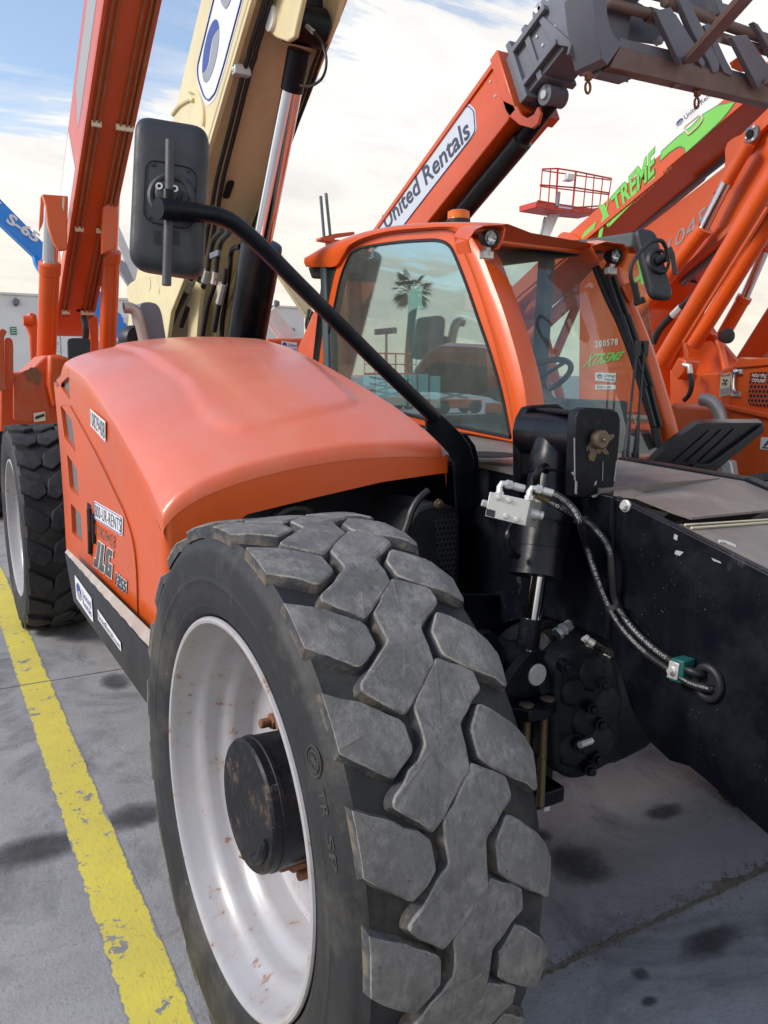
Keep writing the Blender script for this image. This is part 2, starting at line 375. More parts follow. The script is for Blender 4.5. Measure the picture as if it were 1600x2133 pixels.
# rubber: worn tread face, dust in the grooves ('wear' = 1 on the worn crown edge ring, 'dirt' = 1 low on the flank)
def rubber(name, face, flank, dirt):
    t = NT(name); v = t.coord((1,1,1), rnd=True)
    n1 = t.noise(9, 7, .68, v); n2 = t.noise(34, 6, .7, v)
    f = t.mix(t.ramp(n1, [(.3, 0.0), (.72, 1.0)]), tuple(x*.66 for x in face), tuple(x*1.25 for x in face))
    f = t.mix(t.ramp(t.noise(20, 8, .75, t.coord((1, .25, 1), True)), [(.48, 0.0), (.72, .75)]), f, tuple(x*2.0 for x in face))
    f = t.mix(t.ramp(t.noise(55, 7, .8, t.coord((.6, 2.5, 1), True)), [(.60, 0.0), (.72, .55)]), f, tuple(x*2.4 for x in face))
    f = t.mix(t.ramp(t.noise(26, 8, .8, t.coord((3, 1, 1), True)), [(.52, 0.0), (.66, .7)]), f, tuple(x*.45 for x in face))
    pit = t.ramp(t.noise(48, 3, .6, v), [(.26, 1.0), (.31, 0.0)])
    f = t.mix(t.math('MULTIPLY', pit, .6), f, flank)
    w = t.attr('wear'); d = t.attr('dirt')
    fl = t.mix(t.ramp(t.noise(12, 6, .7, v), [(.36, 0.0), (.66, .8)]), flank, tuple(x*2.3 for x in flank))
    wn = t.math('ADD', w, t.math('MULTIPLY', t.math('SUBTRACT', n2, .5), .35))
    ed = t.mix(t.ramp(t.noise(15, 7, .75, v), [(.44, 0.0), (.58, .85)]), f, tuple(min(.5, x*2.1) for x in (face[0], face[1]*.95, face[2]*.86)))
    c = t.mix(t.ramp(wn, [(.28, 0.0), (.42, 1.0)]), fl, ed); c = t.mix(t.ramp(wn, [(.72, 0.0), (.92, 1.0)]), c, f)
    dd = t.ramp(t.math('MULTIPLY', d, t.ramp(t.noise(16, 6, .7, v), [(.40, 0.0), (.60, 1.0)])), [(.25, 0.0), (.9, .75)])
    c = t.mix(dd, c, dirt)
    t.set(col=c, rough=t.ramp(n1, [(.3, .62), (.7, .85)]), spec=.35)
    t.bump(t.math('ADD', t.math('ADD', t.math('MULTIPLY', n2, 1.2), t.math('MULTIPLY', n1, .6)), t.noise(110, 4, .75, v)), .34, .006); M[name] = t.m
rubber('tread_rubber', (.160, .156, .152), (.032, .035, .039), (.20, .16, .115))
rubber('tread_dark', (.034, .035, .040), (.009, .010, .012), (.06, .055, .05))
def carcass(name, base):
    t = NT(name); n1 = t.noise(7, 7, .66); n2 = t.noise(30, 5, .7)
    c = t.mix(t.ramp(n1, [(.32, 0.0), (.74, 1.0)]), base, tuple(x*2.6 for x in base))
    c = t.mix(t.ramp(t.noise(3.2, 8, .72), [(.50, 0.0), (.72, .55)]), c, (.13, .12, .09))
    c = t.mix(t.ramp(n2, [(.66, 0.0), (.76, .5)]), c, (.25, .23, .20))
    t.set(col=c, rough=.62, spec=.45); t.bump(t.math('ADD', n2, n1), .25, .006); M[name] = t.m
carcass('tyre_rubber', (.0095, .010, .0115)); carcass('tyre_dark', (.008, .008, .0095))
# concrete yard
t = NT('concrete'); v = t.tc.outputs['Object']
a = t.noise(.8, 8, .62); b = t.noise(4.5, 9, .68, t.coord((1, 1.3, 1))); c3 = t.noise(70, 4, .7)
col = t.mix(t.ramp(a, [(.28, 0.0), (.72, 1.0)]), (.245, .243, .247), (.35, .345, .34))
col = t.mix(t.ramp(b, [(.35, 0.0), (.75, .55)]), col, (.42, .42, .43))
col = t.mix(t.ramp(t.noise(1.7, 7, .7, dist=.8), [(.49, 0.0), (.63, .72)]), col, (.125, .125, .132))
col = t.mix(t.ramp(t.noise(14, 8, .72, t.coord((1.5, 1.1, 1))), [(.57, 0.0), (.74, .28)]), col, (.42, .41, .40))
col = t.mix(t.ramp(c3, [(.28, .55), (.44, 0.0)]), col, (.12, .12, .125)); col = t.mix(t.ramp(t.noise(120, 3, .7), [(.58, 0.0), (.74, .35)]), col, (.55, .54, .53)); col = t.mix(t.ramp(t.noise(10, 9, .8, dist=1.2), [(.56, 0.0), (.66, .5)]), col, (.17, .17, .175))
vo = t.n('ShaderNodeTexVoronoi'); vo.inputs['Scale'].default_value = .9; vo.inputs['Randomness'].default_value = 1; t.l(v, vo.inputs['Vector'])
spot = t.math('ADD', vo.outputs['Distance'], t.math('MULTIPLY', t.noise(7, 4), .16))
col = t.mix(t.ramp(spot, [(.145, .62), (.185, 0.0)]), col, (.055, .055, .06))
t.set(col=col, rough=t.ramp(b, [(.3, .55), (.7, .8)]), spec=.4); t.bump(t.math('ADD', t.math('MULTIPLY', b, 1.0), t.math('MULTIPLY', c3, .6)), .38, .012); M['concrete'] = t.m
# worn yellow line: paint chips away where the mask breaks through
t = NT('yellow_line'); s_ = t.sep(t.tc.outputs['Object'])
yc = t.mix(t.ramp(t.noise(2.2, 6, .65), [(.3, 0.0), (.7, 1.0)]), (.62, .52, .10), (.80, .68, .09))
yc = t.mix(t.ramp(t.noise(60, 5, .7, t.coord((3, .35, 1))), [(.50, 0.0), (.72, .6)]), yc, (.42, .36, .14))
yc = t.mix(t.ramp(t.noise(26, 8, .78), [(.60, 0.0), (.67, .75)]), yc, (.10, .085, .05))
chip = t.ramp(t.math('ADD', t.noise(6.5, 8, .72), t.math('MULTIPLY', t.noise(24, 5, .7), .35)), [(.775, 0.0), (.79, 1.0)])
edge = t.math('ABSOLUTE', t.math('SUBTRACT', s_[0], .408))
ec = t.math('ADD', t.math('MULTIPLY', edge, 9.0), t.math('MULTIPLY', t.noise(9, 9, .75), .55))
chip = t.math('MAXIMUM', chip, t.ramp(ec, [(.925, 0.0), (.94, 1.0)]))
cc = t.mix(t.ramp(t.noise(5, 8, .7), [(.3, 0.0), (.7, 1.0)]), (.21, .205, .21), (.33, .32, .31))
t.set(col=t.mix(chip, yc, cc), rough=.6); t.bump(t.math('SUBTRACT', t.noise(50, 4, .7), t.math('MULTIPLY', chip, 2.0)), .25, .004); M['yellow_line'] = t.m
t = NT('joint_filler'); n_ = t.noise(22, 8, .75)
t.set(col=t.mix(t.ramp(n_, [(.3, 0.0), (.7, 1.0)]), (.10, .09, .07), (.32, .28, .22)), rough=.9); t.bump(n_, .8, .03); M['joint_filler'] = t.m
# perforated guard: dark holes in a hexagonal net
def perforated(name, base, scale, ax=(0, 2)):
    t = NT(name); s = t.sep(t.tc.outputs['Object'])
    u = t.math('MULTIPLY', s[ax[0]], scale); w = t.math('MULTIPLY', s[ax[1]], scale*.8660254)
    row = t.math('FLOOR', w); off = t.math('MULTIPLY', t.math('MODULO', t.math('ABSOLUTE', row), 2.0), .5)
    fu = t.math('SUBTRACT', t.math('FRACT', t.math('ADD', t.math('ADD', u, off), 100.0)), .5); fw = t.math('SUBTRACT', t.math('FRACT', t.math('ADD', w, 100.0)), .5)
    d = t.math('SQRT', t.math('ADD', t.math('MULTIPLY', fu, fu), t.math('MULTIPLY', fw, fw)))
    h = t.ramp(d, [(.33, 1.0), (.40, 0.0)])
    t.set(col=t.mix(h, base, (.004, .004, .005)), rough=.5); t.bump(t.math('SUBTRACT', 1.0, h), .4, .004); M[name] = t.m
perforated('guard_mesh', (.035, .037, .042), 62.0); perforated('grille_mesh', (.40, .055, .02), 42.0, (1, 2))

paint('rod_paint', (.05, .05, .054), .5, dust=.5, dustcol=(.16,.16,.16), scale=4)

paint('hub_paint', (.0045, .006, .0095), .42, dust=.25, dustcol=(.06,.055,.055), specks=.9, speckcol=(.6,.6,.58), bump=.15, rust=.28, spec=.3)

t = NT('oil_stain'); a_ = t.attr('core'); t.set(col=(.06,.06,.063), rough=.85, spec=.1)
tr_ = t.n('ShaderNodeBsdfTransparent'); mx_ = t.n('ShaderNodeMixShader'); t.l(t.ramp(t.math('ADD', a_, t.math('MULTIPLY', t.math('SUBTRACT', t.noise(11, 8, .75), .5), 1.3)), [(.10, 0.0), (1.0, .62)]), mx_.inputs[0]); t.l(tr_.outputs[0], mx_.inputs[1]); t.l(t.b.outputs[0], mx_.inputs[2]); t.l(mx_.outputs[0], t.out.inputs[0]); M['oil_stain'] = t.m
# ---------------------------------------------------------------- ground
g = G(); g.poly([(-900,-900,0),(900,-900,0),(900,1500,0),(-900,1500,0)]); gr = obj('ground', g, M['concrete'], kind='structure')
g = G(); N = 60
g.grid([[(.330, -1.5+k*40/N, .0012) for k in range(N+1)], [(.486, -1.5+k*40/N, .0012) for k in range(N+1)]])
obj('painted_line', g, M['yellow_line'], kind='structure')
def joint(a, b, w0, w1, n=70):
    a, b = V(a), V(b); d = (b-a).normalized(); s = V((-d.y, d.x, 0)); g = G(); r1 = []; r2 = []
    rr = random.Random(3); wv = 0
    for k in range(n+1):
        t = k/n; p = a.lerp(b, t)
        wv = .5*wv+.5*rr.random()*(1.0 if math.sin(t*23)+math.sin(t*61)*.6 > .2 else .35)
        r1.append(p - s*(w0*.5) + V((0,0,.0015))); r2.append(p + s*(w0*.5 + w1*wv) + V((0,0,.0015)))
    g.grid([r1, r2]); return obj('expansion_joint', g, M['joint_filler'], kind='structure')
j0, j1 = at(1135,2030,Z=0), at(1600,1812,Z=0); dj = (j1-j0)
joint(j0-dj*.9, j1+dj*3.5, .010, .050, 260)
joint(V((-6,4.62,0)), V((5,4.40,0)), .010, .008, 120)

def stain(px, py, rx, ry, seed, z=.0008):
    c = at(px, py, Z=z); rr = random.Random(seed); n = 26; vs_ = [tuple(c)]; k1 = [rr.uniform(.92, 1.10) for _ in range(n)]; A = [1.0]
    for f in (.45, 1.0):
        for k in range(n): vs_.append((c.x+math.cos(2*math.pi*k/n)*rx*f*(k1[k] if f > .5 else 1), c.y+math.sin(2*math.pi*k/n)*ry*f*(k1[k] if f > .5 else 1), z)); A.append(.85 if f < .5 else 0.0)
    fs = [(0, 1+k, 1+(k+1) % n) for k in range(n)]+[(1+k, 1+n+k, 1+n+(k+1) % n, 1+(k+1) % n) for k in range(n)]
    me = bpy.data.meshes.new('oil_stain'); me.from_pydata(vs_, [], fs); at_ = me.attributes.new('core', 'FLOAT', 'POINT')
    for i, x in enumerate(A): at_.data[i].value = x
    me.materials.append(M['oil_stain']); o = bpy.data.objects.new('oil_stain', me); COL.objects.link(o); o['kind'] = 'structure'
for q in ((1385,1690,.11,.06,1), (1200,1800,.13,.16,2), (1335,2030,.035,.03,3), (1352,2086,.035,.02,4), (1130,1740,.05,.05,5), (70,1770,.26,.12,6), (280,1700,.16,.12,7), (1480,1960,.16,.06,8), (240,1420,.10,.16,9)): stain(*q, z=.0006+.00004*q[4])
# grit lying along the open joint
g = G(); pr0 = random.Random(21); sdj = V((-dj.y, dj.x, 0)).normalized()
for k in range(520):
    p = (j0-dj*.3).lerp(j1+dj*.6, pr0.random()) + sdj*pr0.gauss(.012, .03); r = pr0.uniform(.0015, .0055)
    q = [g.v(p+V((math.cos(a)*r*pr0.uniform(.6,1.2), math.sin(a)*r*pr0.uniform(.6,1.2), .003))) for a in (0, 1.57, 3.14, 4.71)]; t_ = g.v(p+V((0,0,.004+r*pr0.uniform(.7,1.2))))
    for a in range(4): g.f([q[a], q[(a+1) % 4], t_])
obj('grit', g, M['joint_filler'], kind='stuff', ang=10)
# ---------------------------------------------------------------- foreground telehandler
TH = thing('telehandler', 'orange and black telehandler with raised tan boom, big front tyre in the foreground', 'telehandler', (1.7, 3.6, 0), 'telehandlers parked in the yard')
NP = 21; STEP = 2*math.pi/NP
T_L = [(-.018,0),(.05,-3.0),(.118,-7.1),(.121,-11.4),(.072,-14.5),(.02,-11.3),(-.024,-8.9)]
T_Z = [(.231,1.9),(.300,-1.7),(.301,-4.9),(.232,-9.5),(.226,-16.4),(.126,-23.5),(.057,-18.4),(.062,-17.1),(.147,-11.1),(.147,-5.2)]
T_R = [(.283,-7.1),(.346,-11.6),(.383,-16.3),(.366,-22.4),(.25,-15.0),(.25,-10.7)]
T_H = [(.147,-4.2),(.232,1.9),(.268,-.6),(.258,-8.0),(.176,-15.0),(.128,-12.2)]
T_S = [(.258,-9.0),(.300,-3.5),(.388,1.5),(.394,-4.5),(.318,-13.4),(.272,-14.6)]
def block_mesh(tpl, name, mat, seed, Rt=.662, Rb=.633, jit=.0022, grow=0.0):
    rr = random.Random(seed); P = [V((u, math.radians(a)*Rt, 0)) for u, a in tpl]
    P = rounded(P, .007, 2); Q = []
    for i in range(len(P)):
        a, b = P[i], P[(i+1) % len(P)]; n = max(1, int((b-a).length/.022))
        for k in range(n): Q.append(a.lerp(b, k/n) + V((rr.uniform(-1,1), rr.uniform(-1,1), 0))*jit*(0 if k == 0 else 1))
    c = sum(Q, V())/len(Q); n = len(Q); rings = []
    top = lambda u: Rt - max(0, .035-u)**2*3.2 - max(0, u-.325)**2*5.0
    def ring(off, fr, wear, dirt, ch=0):
        out = []
        for i, p in enumerate(Q):
            t = (Q[(i+1) % n]-Q[i-1]).normalized(); nn = V((t.y, -t.x, 0))
            if nn.dot(p-c) < 0: nn = -nn
            q = p + nn*(off+grow); q.x = max(q.x, -.0105); r = fr(q.x) - ch*rr.random()
            out.append(((q.x, q.y, r), wear, dirt))
        return out
    rings = [ring(.0100, lambda u: Rb-.008, 0, 1), ring(.0060, lambda u: top(u)-.015, .10, .75), ring(.0026, lambda u: top(u)-.0042, .30, .45, .003), ring(-.0012, lambda u: top(u)-.0006, 1, .05, .0016)]
    inner = []
    for p, w, d in rings[-1]:
        q = c.lerp(V((p[0], p[1], 0)), .55); inner.append(((q.x, q.y, top(q.x)-.0012*rr.random()), 1, 0))
    rings.append(inner); vs_ = []; W = []; D = []
    for r in rings:
        for p, w, d in r:
            a = p[1]/Rt; vs_.append((p[0], -p[2]*math.cos(a), p[2]*math.sin(a))); W.append(w); D.append(d)
    a = c.y/Rt; vs_.append((c.x, -top(c.x)*math.cos(a), top(c.x)*math.sin(a))); W.append(1); D.append(0)
    fs = []
    for k in range(len(rings)-1):
        for i in range(n): fs.append((k*n+i, k*n+(i+1) % n, (k+1)*n+(i+1) % n, (k+1)*n+i))
    kk = (len(rings)-1)*n
    for i in range(n): fs.append((kk+i, kk+(i+1) % n, len(vs_)-1))
    me = bpy.data.meshes.new(name); me.from_pydata(vs_, [], fs)
    bm = bmesh.new(); bm.from_mesh(me); bmesh.ops.recalc_face_normals(bm, faces=bm.faces)
    ce = sum((v.co for v in bm.verts), V())/len(bm.verts)
    bm.faces.ensure_lookup_table()
    if bm.faces[-1].normal.dot(V((0, ce.y, ce.z))) < 0: bmesh.ops.reverse_faces(bm, faces=bm.faces)
    bm.to_mesh(me); bm.free()
    for nm, arr in (('wear', W), ('dirt', D)):
        at_ = me.attributes.new(nm, 'FLOAT', 'POINT')
        for i, x in enumerate(arr): at_.data[i].value = x
    for p in me.polygons: p.use_smooth = True
    me.set_sharp_from_angle(angle=math.radians(24)); me.materials.append(mat); return me

def wheel(C, phi, tilt, worn=True, parent=TH, phase=43.8):
    ax = V((math.cos(phi)*math.cos(tilt), math.sin(phi)*math.cos(tilt), math.sin(tilt))); by = V((-math.sin(phi), math.cos(phi), 0)); bz = ax.cross(by)
    W = Matrix(((ax.x, by.x, bz.x, C[0]), (ax.y, by.y, bz.y, C[1]), (ax.z, by.z, bz.z, C[2]), (0,0,0,1)))
    def part(nm, g, mat, par, **k):
        o = obj(nm, g, mat, None, **k); return o
    # rim: rolled lip, stepped barrel, disc
    g = G(); prof = [(.030,.428),(.012,.4335),(.002,.4415),(-.004,.4440),(-.0090,.4415),(-.0110,.4355),(-.0090,.4290),(-.003,.4255),(.006,.4235),
        (.024,.4185),(.042,.4125),(.052,.4085),(.060,.4010),(.070,.3925),(.082,.3880),(.104,.3850),(.116,.3800),(.126,.3690),(.136,.3580),(.150,.3520),(.185,.3490),(.196,.3440),(.2035,.3330),(.205,.318),(.202,.300),(.196,.270),(.192,.235),(.190,.17),(.190,.02)]
    g.lathe(prof, n=96)
    rim = obj('wheel', g, M['rim_paint'], None, ang=28, recalc=False)
    rim.parent = parent; rim.matrix_parent_inverse = WORLDM[parent.name].inverted(); rim.matrix_basis = W; WORLDM[rim.name] = W
    def child(nm, g, mat, **k):
        o = obj(nm, g, mat, None, **k); o.parent = rim; WORLDM[o.name] = W; return o
    # tyre carcass with moulded rings
    g = G(); tp = [(0.034, 0.424), (0.01, 0.44), (-0.0029, 0.45), (-0.0086, 0.459), (-0.0115, 0.466), (-0.0134, 0.47), (-0.013, 0.474), (-0.0151, 0.479), (-0.018, 0.496), (-0.0199, 0.512), (-0.0202, 0.524), (-0.0218, 0.5275), (-0.0226, 0.531), (-0.0211, 0.5345), (-0.0216, 0.545), (-0.0221, 0.56), (-0.0214, 0.574), (-0.0211, 0.588), (-0.0197, 0.597), (-0.0166, 0.6086), (-0.0125, 0.6121), (-0.0058, 0.625), (0.0, 0.635), (0.1, 0.638), (0.18, 0.639), (0.27, 0.638), (0.36, 0.634), (0.388, 0.6116), (0.402, 0.592), (0.408, 0.56), (0.406, 0.51), (0.396, 0.465), (0.375, 0.43)]
    g.lathe(tp, n=126)
    child('tyre', g, M['tyre_rubber' if worn else 'tyre_dark'], ang=40, recalc=False)
    # tread blocks, each its own piece
    rows = ([('L', T_L, 0), ('Z', T_Z, 0), ('R', T_R, 0)] if worn else [('L', T_L, 0), ('H', T_H, 0), ('S', T_S, 0)])
    for nm, tpl, off in rows:
        var = [block_mesh(tpl, 'tread_block', M['tread_rubber' if worn else 'tread_dark'], hash_(nm)+k, jit=.0028 if worn else .001, grow=-.0030 if nm == 'Z' else 0.0) for k in range(4 if worn else 2)]
        for k in range(NP):
            o = bpy.data.objects.new('tread_block', var[R.randrange(len(var))]); COL.objects.link(o); o.parent = rim
            o.matrix_basis = Matrix.Rotation(-(math.radians(phase)+k*STEP), 4, 'X')
    # hub with cover plate
    g = G(); g.lathe([(.19,.150),(.12,.152),(.075,.153),(.074,.156),(.066,.156),(.064,.153),(.046,.153),(.040,.148),(.040,.0)], n=64)
    child('hub', g, M['hub_paint'], ang=30, recalc=False)
    g = G()
    for a0, a1 in ((-1.30, -.22),):
        pts = [V((.0385, -math.cos(a0+(a1-a0)*k/10)*.118, math.sin(a0+(a1-a0)*k/10)*.118)) for k in range(11)]
        g.tube(pts, [.006]+[.013]*9+[.006], 8)
    child('hub_casting_mark', g, M['hub_paint'])
    for k in range(10):
        a = math.radians(92.0+36*k); g = G(); c = V((0, -math.cos(a)*.178, math.sin(a)*.178))
        g.lathe([(.192,.0215),(.150,.0215),(.146,.0190)], org=c, n=6, cap=True); g.lathe([(.150,.0120),(.122,.0120),(.119,.0100)], org=c, n=12, cap=True)
        child('lug_nut', g, M['rust'], ang=30)
    a = math.radians(-127.6); c = V((.135, -math.cos(a)*.352, math.sin(a)*.352)); dr = V((-.62, math.cos(a)*.6, -math.sin(a)*.6)).normalized()
    g = G(); g.lathe([(-.01,.014),(.012,.014),(.013,.009),(.032,.008),(.034,.0055),(.052,.005),(.053,.0)], org=c, axis=dr, n=12)
    child('valve_stem', g, M['brass_rod'])
    return rim, W, child
def hash_(s): return sum(ord(c)*7 for c in s)
FWH, FWM, fchild = wheel(V((.536, 1.639, .665)), math.radians(1.636), math.radians(-1.148), True)
RWH, RWM, rchild = wheel(V((.462, 5.58, .665)), math.radians(0.6), 0, False, phase=38)
# moulded lettering and roundel on the front sidewall
def side_text(s, ang0, dang, r0, r1, x=-.0222):
    vs_, fs = text_mesh(s, 0, .012); pts = []
    for a, b in vs_:
        an = math.radians(ang0 - dang*a); r = r0+(r1-r0)*b; pts.append((x-.0005, -math.cos(an)*r, math.sin(an)*r))
    me = bpy.data.meshes.new('sidewall_lettering'); me.from_pydata(pts, [], fs); me.materials.append(M['sidewall_print'])
    o = bpy.data.objects.new('sidewall_lettering', me); COL.objects.link(o); o.parent = FWH
side_text('TR', 30.5, 5, .558, .584); side_text('SP', 23, 6, .558, .584)
g = G(); a = math.radians(35)
c = V((-.0222, -math.cos(a)*.571, math.sin(a)*.571))
for rr_ in (.027, .018): g.tube([c+V((0, math.cos(q*math.pi/12)*rr_, math.sin(q*math.pi/12)*rr_)) for q in range(25)], .0022, 6, cap=False)
for q in range(6): g.tube([c+V((0, math.cos(q*math.pi/6)*.018, math.sin(q*math.pi/6)*.018)), c-V((0, math.cos(q*math.pi/6)*.018, math.sin(q*math.pi/6)*.018))], .0014, 5)
fchild('sidewall_roundel', g, M['sidewall_print'])
# ---------------------------------------------------------------- engine hood
def lin(tab, x):
    if x <= tab[0][0]: 
        (x0, y0), (x1, y1) = tab[0], tab[1]; return y0+(y1-y0)*(x-x0)/(x1-x0)
    for (x0, y0), (x1, y1) in zip(tab, tab[1:]):
        if x <= x1: return y0+(y1-y0)*(x-x0)/(x1-x0)
    return tab[-1][1]
def smooth(tab, x):
    return (lin(tab, x-.07)+2*lin(tab, x)+lin(tab, x+.07))/4
ZS = [(2.36,1.208),(2.565,1.313),(2.795,1.399),(2.97,1.462),(3.208,1.535),(3.564,1.629),(4.003,1.686),(4.15,1.70)]
ZI = [(2.19,1.420),(2.323,1.470),(2.485,1.530),(2.758,1.604),(3.076,1.685),(3.454,1.768),(3.686,1.800),(4.15,1.825)]
GX = [(0,0),(.012,.06),(.04,.17),(.085,.29),(.14,.39),(.25,.54),(.35,.645),(.46,.74),(.58,.83),(.69,.895),(.85,.96),(1,1)]
HX0, HX1 = .604, 1.475
yf = lambda X: 2.392-.222*(X-.604)
def hood_z(X, Y):
    s = max(0, min(1, (X-HX0)/(HX1-HX0)))
    gx = (lin(GX, max(0, s-.03))+lin(GX, s)*2+lin(GX, min(1, s+.03)))/4 if s > .05 else lin(GX, s)
    a, b = smooth(ZS, Y), smooth(ZI, Y)
    return a+(b-a)*gx + .012*math.sin(math.pi*s)
def hood_hit(px, py):
    d = FW + RT*((px-800)/FOC) - UP*((py-1066.5)/FOC); t = 1.2
    while t < 6:
        p = EYE + d*t
        if HX0-.05 < p.x < HX1+.3 and p.z < hood_z(p.x, p.y): return p
        t += .004
    return None
EMB = [hood_hit(*q) for q in ((268,731),(325,765),(375,800),(412,866),(430,885),(456,899),(500,908),(562,895),(687,862),(735,850),(752,838),(735,820),(700,790),(650,750))]
EMB = [(p.x, p.y) for p in EMB if p]
EMB = [(EMB[0][0]-.02, EMB[0][1]+1.2)] + EMB + [(EMB[-1][0], EMB[-1][1]+1.2)]
def sd_poly(x, y, P):
    d = 1e9; ins = False; n = len(P)
    for i in range(n):
        (ax, ay), (bx, by) = P[i], P[(i+1) % n]
        ex, ey = bx-ax, by-ay; t = max(0, min(1, ((x-ax)*ex+(y-ay)*ey)/(ex*ex+ey*ey+1e-12)))
        d = min(d, math.hypot(x-ax-ex*t, y-ay-ey*t))
        if (ay > y) != (by > y) and x < ax+(y-ay)/(by-ay)*ex: ins = not ins
    return d if ins else -d
def emboss(x, y):
    t = max(0, min(1, (sd_poly(x, y, EMB)+.004)/.045)); return .013*t*t*(3-2*t)
g = G(); cols = [0, .004, .010, .018, .03, .045, .065, .09, .12, .15]+[.15+.85*k/58 for k in range(1, 59)]
rows = []
NY = 110
for j in range(-4, NY+6):
    r = []
    # the shoulder roll above the side wall
    for k in range(-3, len(cols)+4):
        s = cols[max(0, min(len(cols)-1, k))]; X = HX0+(HX1-HX0)*s
        y0 = yf(X); jj = max(0, min(NY, j)); Y = y0+.030+(4.10-y0-.030)*jj/NY
        z = hood_z(X, Y) + emboss(X, Y)
        if j < 0:
            dy, dz = ((.018, .005), (.009, .016), (.003, .034), (0, .056))[-j-1]; Y = y0+dy; z -= dz
        if j > NY:
            dy, dz = ((.05,.012),(.11,.035),(.18,.075),(.26,.13),(.29,.30))[j-NY-1]; Y += dy; z -= dz
        if k < 0:
            dx, dz = ((-.0022,.012),(-.0036,.030),(-.004,.055))[-k-1]; X += dx; z -= dz
        if k >= len(cols):
            q = k-len(cols); dx, dz = ((.010,.006),(.018,.022),(.022,.05),(.022,.10))[q]; X += dx; z -= dz
        r.append((X, Y, z))
    rows.append(r)
g.grid(rows)
hood = obj('hood', g, M['hood_orange'], TH, ang=60)
# front apron: arched over the wheel, with a rolled corner into the side wall
def apron_top(X): return hood_z(X, yf(X)+.03)-.055
low = [at(q[0], q[1], Y=2.3) for q in ()]
LOW = [(.604,.850),(.640,.905),(.68,.985),(.725,1.07),(.775,1.15),(.841,1.216),(1.045,1.258),(1.277,1.303),(1.463,1.323),(1.50,1.325)]
g = G(); rr_ = []
for k in range(41):
    X = .634+(1.497-.634)*k/40; a, b = apron_top(X)+.002, lin(LOW, X)
    if k == 40: a -= .0
    rr_.append([V((X, yf(X)+.0005+.012*max(0, t-.8)**2, b+(a-b)*t)) for t in (0, .06, .3, .6, .85, 1)])
for k in range(6, -1, -1):
    an = math.radians(90*k/6); X = .634-.034*math.sin(math.radians(90)-an)
    pass
cor = []
for k in range(1, 8):
    an = math.radians(90*k/7); X = .634-.0345*math.sin(an); Y = yf(.634)+.0345*(1-math.cos(an)); a, b = apron_top(X)+.004-.012*math.sin(an), lin(LOW, X)-.01
    cor.append([V((X, Y+.0005, b+(a-b)*t)) for t in (0, .06, .3, .6, .85, 1)])
grid_ = cor[::-1]+rr_
g.grid(grid_)
inn = [[p+V((.012, .014, 0)) for p in r] for r in grid_]
g.grid(inn); 
for r, q in zip(grid_, inn): pass
g.grid([[r[0] for r in grid_], [r[0] for r in inn]])
g.grid([[r[0]+V((0,.0,0)) for r in grid_], [r[0]+V((.02,.10,.01)) for r in grid_]])
obj('front_apron', g, M['orange'], TH, ang=50)
# side wall with four vent openings
SX = .600
def sidep(q, X=SX): return at(q[0], q[1], X=X)
VENTS = [[(118,793),(143,766),(146,834)], [(127,842),(151,875),(160,945),(136,912)], [(141,945),(162,977),(166,1036),(147,1018)], [(149,1048),(170,1071),(174,1131),(152,1112)]]
def wall_with_holes(name, outer, holes, X, th, mat, bevel=0):
    bm = bmesh.new(); ed = []
    for lp in [outer]+holes:
        v = [bm.verts.new(p) for p in lp]
        ed += [bm.edges.new((v[i], v[(i+1) % len(v)])) for i in range(len(v))]
    bmesh.ops.triangle_fill(bm, use_beauty=True, use_dissolve=False, edges=ed, normal=V((-1,0,0)))
    fs = list(bm.faces); ex = bmesh.ops.extrude_face_region(bm, geom=fs)
    for v in ex['geom']:
        if isinstance(v, bmesh.types.BMVert): v.co.x += th
    g = G(); g.bm.free(); g.bm = bm
    return obj(name, g, mat, TH, ang=30, bevel=bevel)
def topz(Y): return smooth(ZS, Y)-.050 if Y < 4.0 else smooth(ZS, 4.0)-.05-(Y-4.0)*.16
rear = [sidep(q) for q in ((112,796),(120,880),(126,950),(133,1050),(138,1143))]
outer = [V((SX, 2.415+(4.38-2.415)*k/24, topz(2.415+(4.38-2.415)*k/24)-.012*(k == 0))) for k in range(25)] + rear + [V((SX, 2.415, .803))]
vh = [rounded([sidep(q) for q in v], .02, 3) for v in VENTS]
wall_with_holes('hood_side', outer, vh, SX, .02, M['orange'])
arc0 = arc = catmull([sidep(q, SX-.004) for q in ((146,846),(172,893),(205,955),(235,1018),(260,1072),(277,1130),(284,1190),(286,1255),(287,1281))], 6)
lo = [sidep(q, SX-.004) for q in ((160,1166),(150,1154),(141,1140),(134,1045),(128,950),(123,885),(119,846))]
wall_with_holes('side_door', arc+lo, [[p-V((.004,0,0)) for p in v] for v in vh[1:]], SX-.004, .004, M['orange'], bevel=.0025)
for v in VENTS:
    g = G(); pts = [sidep(q, SX+.016) for q in v]; c = sum(pts, V())/len(pts)
    g.prism([c+(p-c)*1.12 for p in pts], (.01, 0, 0)); obj('vent_mesh', g, M['grey_mesh'], TH)
g = G(); g.tube([p+V((-.0005,0,0)) for p in arc0], .0020, 6); obj('panel_gap', g, M['rust'], TH)
# latch
g = G(); g.prism(rounded([sidep(q, SX-.006) for q in ((181,1046),(189,1052),(192,1160),(184,1152))], .01), (.01,0,0)); obj('latch_recess', g, M['hole_black'], TH)
g = G(); g.tube([sidep((185,1060), SX-.014), sidep((187,1105), SX-.018), sidep((188,1152), SX-.012)], .010, 8); g.tube([sidep((194,1070), SX-.012), sidep((196,1132), SX-.012)], .008, 8)
obj('door_latch', g, M['black_plastic'], TH)
q8 = lambda L, X=SX-.006: [at(a, b, X=X) for a, b in L]
